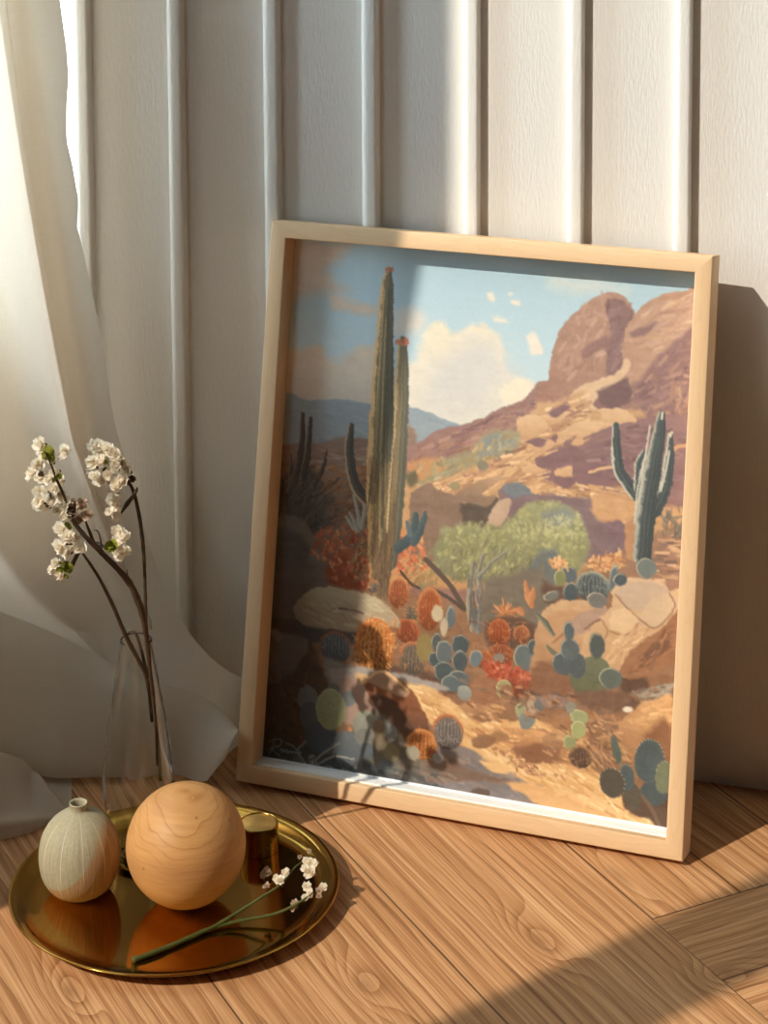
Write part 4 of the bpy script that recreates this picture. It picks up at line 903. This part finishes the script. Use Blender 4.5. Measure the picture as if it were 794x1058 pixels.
def calyx_mesh(size, seed, mat):
    bm = bmesh.new(); rnd = random.Random(seed)
    bmesh.ops.create_icosphere(bm, subdivisions=2, radius=size)
    for v in bm.verts: v.co = Vector((v.co.x*(1+rnd.uniform(-.2, .2)), v.co.y*(1+rnd.uniform(-.2, .2)), v.co.z*1.5-size*1.6))
    me = bpy.data.meshes.new('calyx'); bm.to_mesh(me); bm.free(); smooth(me, 180); me.materials.append(mat); return me
BL = [petal_mesh('blossom', i, 0.0062, ((6, 0.25, 1.0), (5, 0.75, 0.9), (3, 1.15, 0.75)), PETAL if i < 4 else DRY) for i in range(5)]
CAL, CALB = calyx_mesh(0.0019, 1, CALYX), calyx_mesh(0.0020, 2, BROWN_CALYX)
TUFT = petal_mesh('sepals', 31, 0.0040, ((6, 0.5, 1.0), (5, 0.95, 0.9)), CALYX)
TUFTB = petal_mesh('sepals', 32, 0.0042, ((6, 0.5, 1.0), (5, 1.0, 0.9)), BROWN_CALYX)
def tuft(parent, x, y, Y, s, brown=False):
    c = link(bpy.data.objects.new('sepals', TUFTB if brown else TUFT), parent); c.location = Vector(at(x, y, Y))-parent.location; c.scale = (s,)*3
    c.rotation_euler = (1.2+rb.uniform(-.6, .6), rb.uniform(-.6, .6), rb.uniform(-3, 3))
rb = random.Random(11)
def blossom(parent, P, face, size=1.0, dry=False, green=True):
    o = link(bpy.data.objects.new('blossom', BL[4] if dry else BL[rb.randrange(4)]), parent)
    o.location = Vector(P)-parent.location
    v = (Vector(face)+Vector((rb.uniform(-.5, .5), rb.uniform(-.5, .5), rb.uniform(-.4, .5)))).normalized()
    o.rotation_mode = 'QUATERNION'; o.rotation_quaternion = v.to_track_quat('Z', 'Y') @ Matrix.Rotation(rb.uniform(0, 6.28), 3, 'Z').to_quaternion()
    o.scale = (size,)*3
    c = link(bpy.data.objects.new('calyx', CAL if green else CALB), o)
    return o
def local(parent, pts): return [np.array(p)-np.array(parent.location) for p in pts]
def stemline(pts, y0, y1):             # photo points -> points whose depth runs from y0 to y1
    L = np.cumsum([0]+[math.dist(a, b) for a, b in zip(pts, pts[1:])]); L = L/L[-1]
    return [at(x, y, y0+(y1-y0)*t) for (x, y), t in zip(pts, L)]

MOUTH = VY
def floor_pt(x, y, Y): return at(x, y, Y)
base = (VX+0.006, VY, TZ+0.02)
# main stem: the thick dark branch with the large cluster on the left
fl = empty('blossom_stem', base, 'thick dark dried stem in the glass vase, its cream blossom cluster leftmost', 'flower stem', 'dried stems in the glass vase')
bm = bmesh.new()
mp = stemline([(163, 790), (160, 740), (156, 700), (151, 655), (146, 630), (135, 604), (120, 586), (104, 570), (90, 556), (78, 542), (72, 530)], VY, VY-0.092)
add_tube(bm, local(fl, mp), [0.0015, 0.0015, 0.0017, 0.0024, 0.0032, 0.0030, 0.0025, 0.0023, 0.0021, 0.0018, 0.0014], 10, rough=0.12, seed=1)
obj('stem', bm, STEM, fl, ang=180)
bm = bmesh.new(); add_tube(bm, local(fl, stemline([(146, 630), (141, 620), (134, 604), (132, 598), (131, 588)], VY-0.022, VY-0.03)), [0.0026, 0.0024, 0.0014, 0.0010, 0.0002], 8, seed=2); obj('bud_spur', bm, STEM, fl, ang=180)
bm = bmesh.new(); add_tube(bm, local(fl, stemline([(106, 571), (98, 562), (92, 548), (88, 537)], VY-0.058, VY-0.085)), [0.0020, 0.0017, 0.0014, 0.0008], 8, seed=3); obj('twig', bm, STEM, fl, ang=180)
bm = bmesh.new(); add_tube(bm, local(fl, stemline([(100, 561), (108, 565), (116, 565), (121, 562)], VY-0.058, VY-0.07)), [0.0016, 0.0013, 0.0018, 0.0012], 8, seed=4)
add_tube(bm, local(fl, stemline([(105, 570), (104, 558), (101, 549), (97, 548)], VY-0.058, VY-0.068)), [0.0009, 0.0007, 0.0006, 0.0003], 6, seed=5); obj('twig', bm, STEM, fl, ang=180)
bm = bmesh.new(); add_tube(bm, local(fl, stemline([(72, 530), (66, 512), (58, 494), (52, 478), (46, 466)], VY-0.092, VY-0.106)), [0.0014, 0.0013, 0.0012, 0.0010, 0.0006], 8, seed=6); obj('twig', bm, STEM, fl, ang=180)
front = (-0.15, -0.85, 0.45)
for x, y, s, d in ((43,460,1.05,0), (46,470,.9,0), (39,480,.9,0), (35,489,1.05,0), (42,494,.8,0), (68,466,.85,0), (63,470,.6,0), (54,477,.6,0), (58,488,.8,0), (52,495,.85,0), (63,497,.8,0), (41,507,1,0), (40,518,1.05,0), (48,522,1,0), (55,506,1,0), (62,510,.95,0), (53,515,.9,0), (66,516,.9,0), (70,522,.85,0), (60,527,.85,0), (68,533,.9,0), (75,528,.9,0), (78,520,.8,1), (86,520,.9,1), (89,531,.8,1), (82,536,.8,1), (64,548,1,0), (70,555,.95,0), (63,565,1,0), (70,571,.9,0), (79,556,.85,0), (83,565,.85,0), (76,565,.8,0), (123,549,1,0), (128,556,.95,0), (121,560,.9,0), (124,570,1,0), (129,567,.8,0)):
    blossom(fl, at(x, y, VY-0.092-rb.uniform(-0.012, 0.014)), front, s*1.18, bool(d), rb.random() < .6)
for x, y, s in ((51, 471, 2.2), (56, 476, 1.2), (61, 492, 1.0), (70, 545, 1.3), (115, 564, 2.0), (111, 566, 1.3)):
    tuft(fl, x, y, VY-0.103, s*0.85)
for x, y, s in ((53, 511, 1.2), (50, 519, 1.3), (43, 492, 1.3), (75, 526, 1.6), (79, 523, 1.5), (73, 534, 1.1), (72, 561, 1.0)):
    tuft(fl, x, y, VY-0.105, s*0.8, True)

# thin straight stem on the left
f2 = empty('blossom_stem', base, 'thin straight dried stem in the glass vase ending in one low drooping blossom', 'flower stem', 'dried stems in the glass vase')
bm = bmesh.new(); add_tube(bm, local(f2, stemline([(157, 745), (152, 702), (143, 682), (134, 665), (127, 650), (116, 624), (104, 600), (92, 581), (84, 570)], VY+0.002, VY-0.075)), [0.0016, 0.0019, 0.0021, 0.0022, 0.0019, 0.0017, 0.0015, 0.0013, 0.0009], 9, rough=0.1, seed=7); obj('stem', bm, STEM, f2, ang=180)
bm = bmesh.new(); add_tube(bm, local(f2, stemline([(84, 569), (80, 573), (75, 583), (72, 591)], VY-0.075, VY-0.08)), [0.0008, 0.0020, 0.0022, 0.0006], 8, seed=8); obj('sepal', bm, STEM, f2, ang=180)
for x, y, s in ((58, 585, .9), (55, 588, .75), (63, 593, .8), (66, 596, .7), (60, 581, .7)): blossom(f2, at(x, y, VY-0.083), (-0.7, -0.6, 0.1), s*1.15)
for x, y, s in ((66, 584, 1.5), (70, 588, 1.6), (64, 588, 1.2)):
    tuft(f2, x, y, VY-0.088, s*0.8)
bm = bmesh.new(); add_tube(bm, local(f2, stemline([(157, 705), (150, 688), (146, 672), (141, 656), (136, 652), (131, 656), (130, 662)], VY-0.004, VY-0.006)), [0.0012, 0.0016, 0.0016, 0.0014, 0.0012, 0.0010, 0.0006], 8, seed=9); obj('bent_leaf', bm, STEM, f2, ang=180)

# right-hand stem
f3 = empty('blossom_stem', base, 'slender upright dried stem in the glass vase with the right-hand cream blossom head', 'flower stem', 'dried stems in the glass vase')
bm = bmesh.new(); add_tube(bm, local(f3, stemline([(160, 735), (158, 712), (153, 676), (151, 640), (150, 610), (149, 580), (147, 555), (143, 528), (138, 508), (133, 498), (129, 492)], VY+0.004, VY-0.016)), [0.0013, 0.0013, 0.0015, 0.0016, 0.0016, 0.0018, 0.0018, 0.0017, 0.0014, 0.0010], 9, rough=0.1, seed=10); obj('stem', bm, STEM, f3, ang=180)
bm = bmesh.new(); add_tube(bm, local(f3, stemline([(142, 506), (138, 512), (131, 521), (125, 531)], VY-0.018, VY-0.016)), [0.0011, 0.0016, 0.0024, 0.0006], 8, seed=12); add_tube(bm, local(f3, stemline([(136, 516), (139, 509), (142, 504)], VY-0.017, VY-0.018)), [0.0010, 0.0012, 0.0009], 8, seed=13); obj('sepal', bm, STEM, f3, ang=180)
bm = bmesh.new(); add_tube(bm, local(f3, stemline([(166, 806), (164, 775), (162, 752), (160, 735)], VY+0.004, VY+0.003)), [0.0016, 0.0016, 0.0015, 0.0013], 9, seed=14); obj('stem_base', bm, CALYX, f3, ang=180)['label'] = 'yellow-green foot of the stem'  # sunlit look of the stem's foot put into its yellow-green colour
for x, y, s, d in ((97,462,.9,0), (104,461,1,0), (112,464,.95,0), (119,467,.85,0), (104,470,.95,0), (96,477,.9,0), (96,484,.9,0), (106,477,.9,0), (114,473,.95,0), (121,475,.9,0), (127,479,.9,0), (132,486,.95,0), (126,487,1,0), (117,482,.9,0), (112,490,.8,0), (104,495,1,0), (98,492,.7,0), (116,497,.9,0), (122,499,.95,0), (127,496,.85,0), (121,505,.85,0), (117,517,1,0), (121,523,.8,0), (118,531,.95,0), (113,529,.6,0)):
    blossom(f3, at(x, y, VY-0.018-rb.uniform(-0.010, 0.012)), (0.05, -0.8, 0.5), s*1.18, bool(d), rb.random() < .3)
for x, y, s in ((134, 494, 1.7), (130, 496, 1.4), (120, 484, 1), (110, 487, 1.2), (104, 480, 1.0)):
    tuft(f3, x, y, VY-0.016, s*0.75, x > 105)

# cut sprig lying on the tray
def tp(x, y, h): return on(x, y, TZ+h)
sg = empty('flower_sprig', tuple(on(225, 958, TZ)), 'cut green forked sprig with small dry blossoms lying on the brass tray', 'flower sprig')
S0 = [tp(137, 992, .0022), tp(165, 982, .0024), tp(200, 967, .0024), tp(222, 958, .0026)]
bm = bmesh.new(); add_tube(bm, local(sg, S0+[tp(250, 951, .004), tp(285, 944, .008), tp(310, 932, .016), tp(324, 922, .022)]), [0.0025, 0.0022, 0.0022, 0.0021, 0.0017, 0.0014, 0.0011, 0.0006], 9, rough=0.16, seed=20); obj('stem', bm, GREEN_STEM, sg, ang=180)
bm = bmesh.new(); add_tube(bm, local(sg, [tp(196, 969, .0024), tp(220, 958, .0035), tp(245, 943, .010), tp(270, 927, .020), tp(290, 914, .028), tp(304, 897, .034), tp(316, 888, .036)]), [0.0017, 0.0017, 0.0015, 0.0013, 0.0010, 0.0008, 0.0004], 9, rough=0.16, seed=21); obj('stem', bm, GREEN_STEM, sg, ang=180)
for x, y, h, s, d, g in ((276,902,.030,.9,1,0), (272,906,.028,.6,1,0), (276,916,.024,.65,1,0), (290,911,.030,.9,0,0), (296,903,.032,.75,0,0), (297,900,.034,.6,0,1), (286,908,.03,.7,0,0), (318,891,.036,.8,0,1), (325,893,.036,.9,0,1), (321,902,.033,1,0,0), (316,898,.036,.7,0,1), (317,917,.022,.8,0,1), (321,923,.020,.75,0,1), (316,927,.018,.6,0,1), (330,921,.020,.6,1,1), (334,917,.021,.7,0,1), (329,926,.018,.5,1,1), (305,935,.012,.8,1,0), (303,939,.010,.5,1,0), (310,886,.036,.45,1,1), (320,880,.038,.45,1,1)):
    blossom(sg, tp(x, y, h), (-0.2, -0.6, 0.7), s*0.95, bool(d), bool(g))

# ------------------------------------------------------------------ curtain
def edge_x(y, pts):
    ys = [p[1] for p in pts]; xs = [p[0] for p in pts]; return float(np.interp(y, ys, xs))
RE = [(20,-2150), (48,-400), (52,-140), (58,-40), (62,0), (65,22), (69,50), (71,80), (69,110), (69,145), (75,170), (81,205), (80,236), (88,268), (97,310), (107,360), (112,400), (117,430), (122,450), (131,480), (141,520), (152,556), (166,598), (182,632), (200,660), (220,682), (240,696), (262,706)]
RE += [(258, 730), (256, 760), (250, 790)]
def floor_row(x, Y):                    # image row where the plane at Y meets the floor in column x
    lo, hi = 500.0, 1300.0
    for _ in range(40):
        m = (lo+hi)/2
        if at(x, m, Y)[2] > 0.002: lo = m
        else: hi = m
    return lo
def hemY(x): return float(np.interp(x, [-260, 60, 120, 180, 213, 250], [-0.175, -0.170, -0.150, -0.130, -0.116, -0.098]))
def sst(t, a, b):
    t = min(1, max(0, (t-a)/(b-a))); return t*t*(3-2*t)
AL = [(-60,-2150), (-34,-400), (-22,-140), (-4,-20), (2,30), (12,100), (28,200), (45,300), (60,380), (75,455), (98,520), (125,590), (150,640)]
def folds(x, y):                        # the cloth falls in long soft folds that follow the swept edge
    s = x-edge_x(y, AL); k = sst(y, 500, 700)
    d = 0.006*math.sin(s/26.0)+0.004*math.sin(s/11.0+y/190.0)
    d += 0.010*math.exp(-((s+10)/16.0)**2)-0.006*math.exp(-((s-28)/14.0)**2)
    d2 = 0.010*math.sin(x/58.0-y/75.0)+0.005*math.sin(x/31.0+y/50.0+1.0)
    return d*(1-0.8*k)+d2*k
parts_v, parts_f = [], []
def add_sheet(P):
    P = np.asarray(P); r, c = P.shape[:2]; o = sum(len(v) for v in parts_v)
    parts_v.append(P.reshape(-1, 3)); parts_f.extend([(o+i*c+j, o+i*c+j+1, o+(i+1)*c+j+1, o+(i+1)*c+j) for i in range(r-1) for j in range(c-1)])
def ybase(x, y, yb):
    return -0.105+(hemY(x)+0.105)*sst(y, 560, yb)+0.040*sst(x, 218, 250)*sst(y, 640, 720)
# the hanging sheet
P = []
HB = {}
TT = list(np.linspace(-2.2, -0.02, 26))+list(np.linspace(0, 1, 120))
for t in TT:
    row = []
    for j in range(90):
        u = j/89; xb = -260+510*u
        yb = HB.setdefault(j, floor_row(xb, hemY(xb)))
        y = -140+(yb+140)*t; x = -260+(edge_x(y, RE)+260)*u
        fade = 1-sst(t, 0.93, 1.0)
        row.append(at(x, y, ybase(x, y, yb)-folds(x, y)*fade*(0.4+0.6*min(1, (1-u)*8))))
    P.append(row)
add_sheet(P)
# the edge is turned back behind the sheet, a second layer as far as the long soft crease
P = []
for y in list(np.linspace(-2150, -150, 26))+list(np.linspace(-140, 650, 100)):
    row = []
    for j in range(24):
        u = j/23; x = edge_x(y, AL)+(edge_x(y, RE)-edge_x(y, AL))*u; yb = 790
        row.append(at(x, y, ybase(x, y, yb)-folds(x, y)*(0.4+0.6*min(1, (1-u)*3))+0.014*math.sin(math.pi*min(1, (1-u)*1.2+0.0))**0.7 if u < 1 else ybase(x, y, yb)-folds(x, y)*0.4))
    P.append(row)
add_sheet(P)
# a loose inner fold far behind, its near edge showing as the slanting crease on the left
CL = [(-200, 360), (-60, 490), (0, 563), (40, 610), (97, 673), (130, 700)]
P = []
for i in range(40):
    t = i/39; cx0, cy0 = spline(CL, 40)[i]; row = []
    for j in range(24):
        u = j/23; x1 = float(np.interp(t, [0, 1], [-40, 142])); y1 = float(np.interp(t, [0, 1], [200, 640]))
        x, y = cx0+(x1-cx0)*u, cy0+(y1-cy0)*u
        row.append(at(x, y, ybase(x, y, 790)+0.012+0.055*u*(1-t)+0.01*u))
    P.append(row)
add_sheet(P)
# the lower layer hangs in front: its upper edge is the slanting crease that runs to the flared tip by the frame
DU = [(-260, 532), (-110, 592), (0, 632), (60, 656), (121, 688), (150, 700), (178, 709), (205, 717), (228, 733), (246, 753)]
du = spline(DU, 130)
HL = [(150, 806), (184, 808), (214, 807), (233, 783), (246, 755)]
P = []
for i in range(44):
    t = i/43; row = []
    for j in range(130):
        ax, ay = du[j]
        if ax < 130: bx_ = ax; by = floor_row(ax, hemY(ax)-0.012)
        else:
            u = (ax-130)/116.0; bx_ = float(np.interp(u, [0, 0.2, 0.45, 0.70, 0.88, 1.0], [130, 152, 186, 214, 234, 246])); by = float(np.interp(bx_, [130, 150, 186, 214, 234, 246], [805, 807, 809, 807, 782, 755]))
        s = min(1, max(0, (ax-110)/60.0)); x, y = ax+(bx_-ax)*t, ay+(by-ay)*t
        Ya = ybase(x, y, 800)-folds(x, y)*(1-sst(t, 0.8, 1.0))*0.8-0.006-0.010*sst(t, 0, 0.25)-0.006*t
        u2 = min(1, max(0, (ax-130)/116.0)); Yb = -0.140+0.018*u2-0.026*math.sin(math.pi*t*0.55)*(0.5+0.5*u2)-0.010*math.sin(u2*7+t*2)*t
        Y = Ya*(1-s)+Yb*s
        row.append(at(x, min(y, floor_row(x, Y)), Y))
    P.append(row)
add_sheet(P)
# the surplus length lying in a heap on the floor
TOPX = [(-200, 770), (-60, 772), (0, 777), (22, 783), (40, 799), (54, 817), (66, 832), (74, 841)]
BOTX = [(-200, 905), (-60, 884), (0, 868), (30, 861), (52, 852), (66, 845), (74, 842)]
P = []
for j in range(70):
    x = -200+274*j/69; yt = edge_x(0, [(0, 0)]) if False else float(np.interp(x, [p[0] for p in TOPX], [p[1] for p in TOPX])); ybt = float(np.interp(x, [p[0] for p in BOTX], [p[1] for p in BOTX])); h = ybt-yt
    f = on(x, ybt, 0.001); Yf = f[1]
    cr = 0.10*math.sin(x/17.0)
    bk = on(x, floor_row(x, -0.172), 0.001)
    if bk[1] < Yf+0.02: bk[1] = Yf+0.02
    w_ = min(1, (74-x)/40)
    pts = [bk, at(x, yt+0.10*h, Yf+0.105*w_), at(x, yt, Yf+0.080*w_), at(x, yt+(0.20+cr*0.3)*h, Yf+0.062*w_), at(x, yt+(0.50+cr*0.4)*h, Yf+0.040*w_), at(x, yt+0.70*h, Yf+0.026*w_), at(x, yt+0.78*h, Yf+0.004), at(x, yt+0.92*h, Yf-0.001), f]
    P.append(spline(pts, 40))
add_sheet(np.transpose(np.array(P), (1, 0, 2)))
V = np.vstack(parts_v); V[:, 2] = np.maximum(V[:, 2], 0.001)
cu = obj('curtain', mesh(V, parts_f), LINEN, ang=180)
tag(cu, 'sheer beige linen curtain swept along the far window and trailing on the floor', 'curtain')
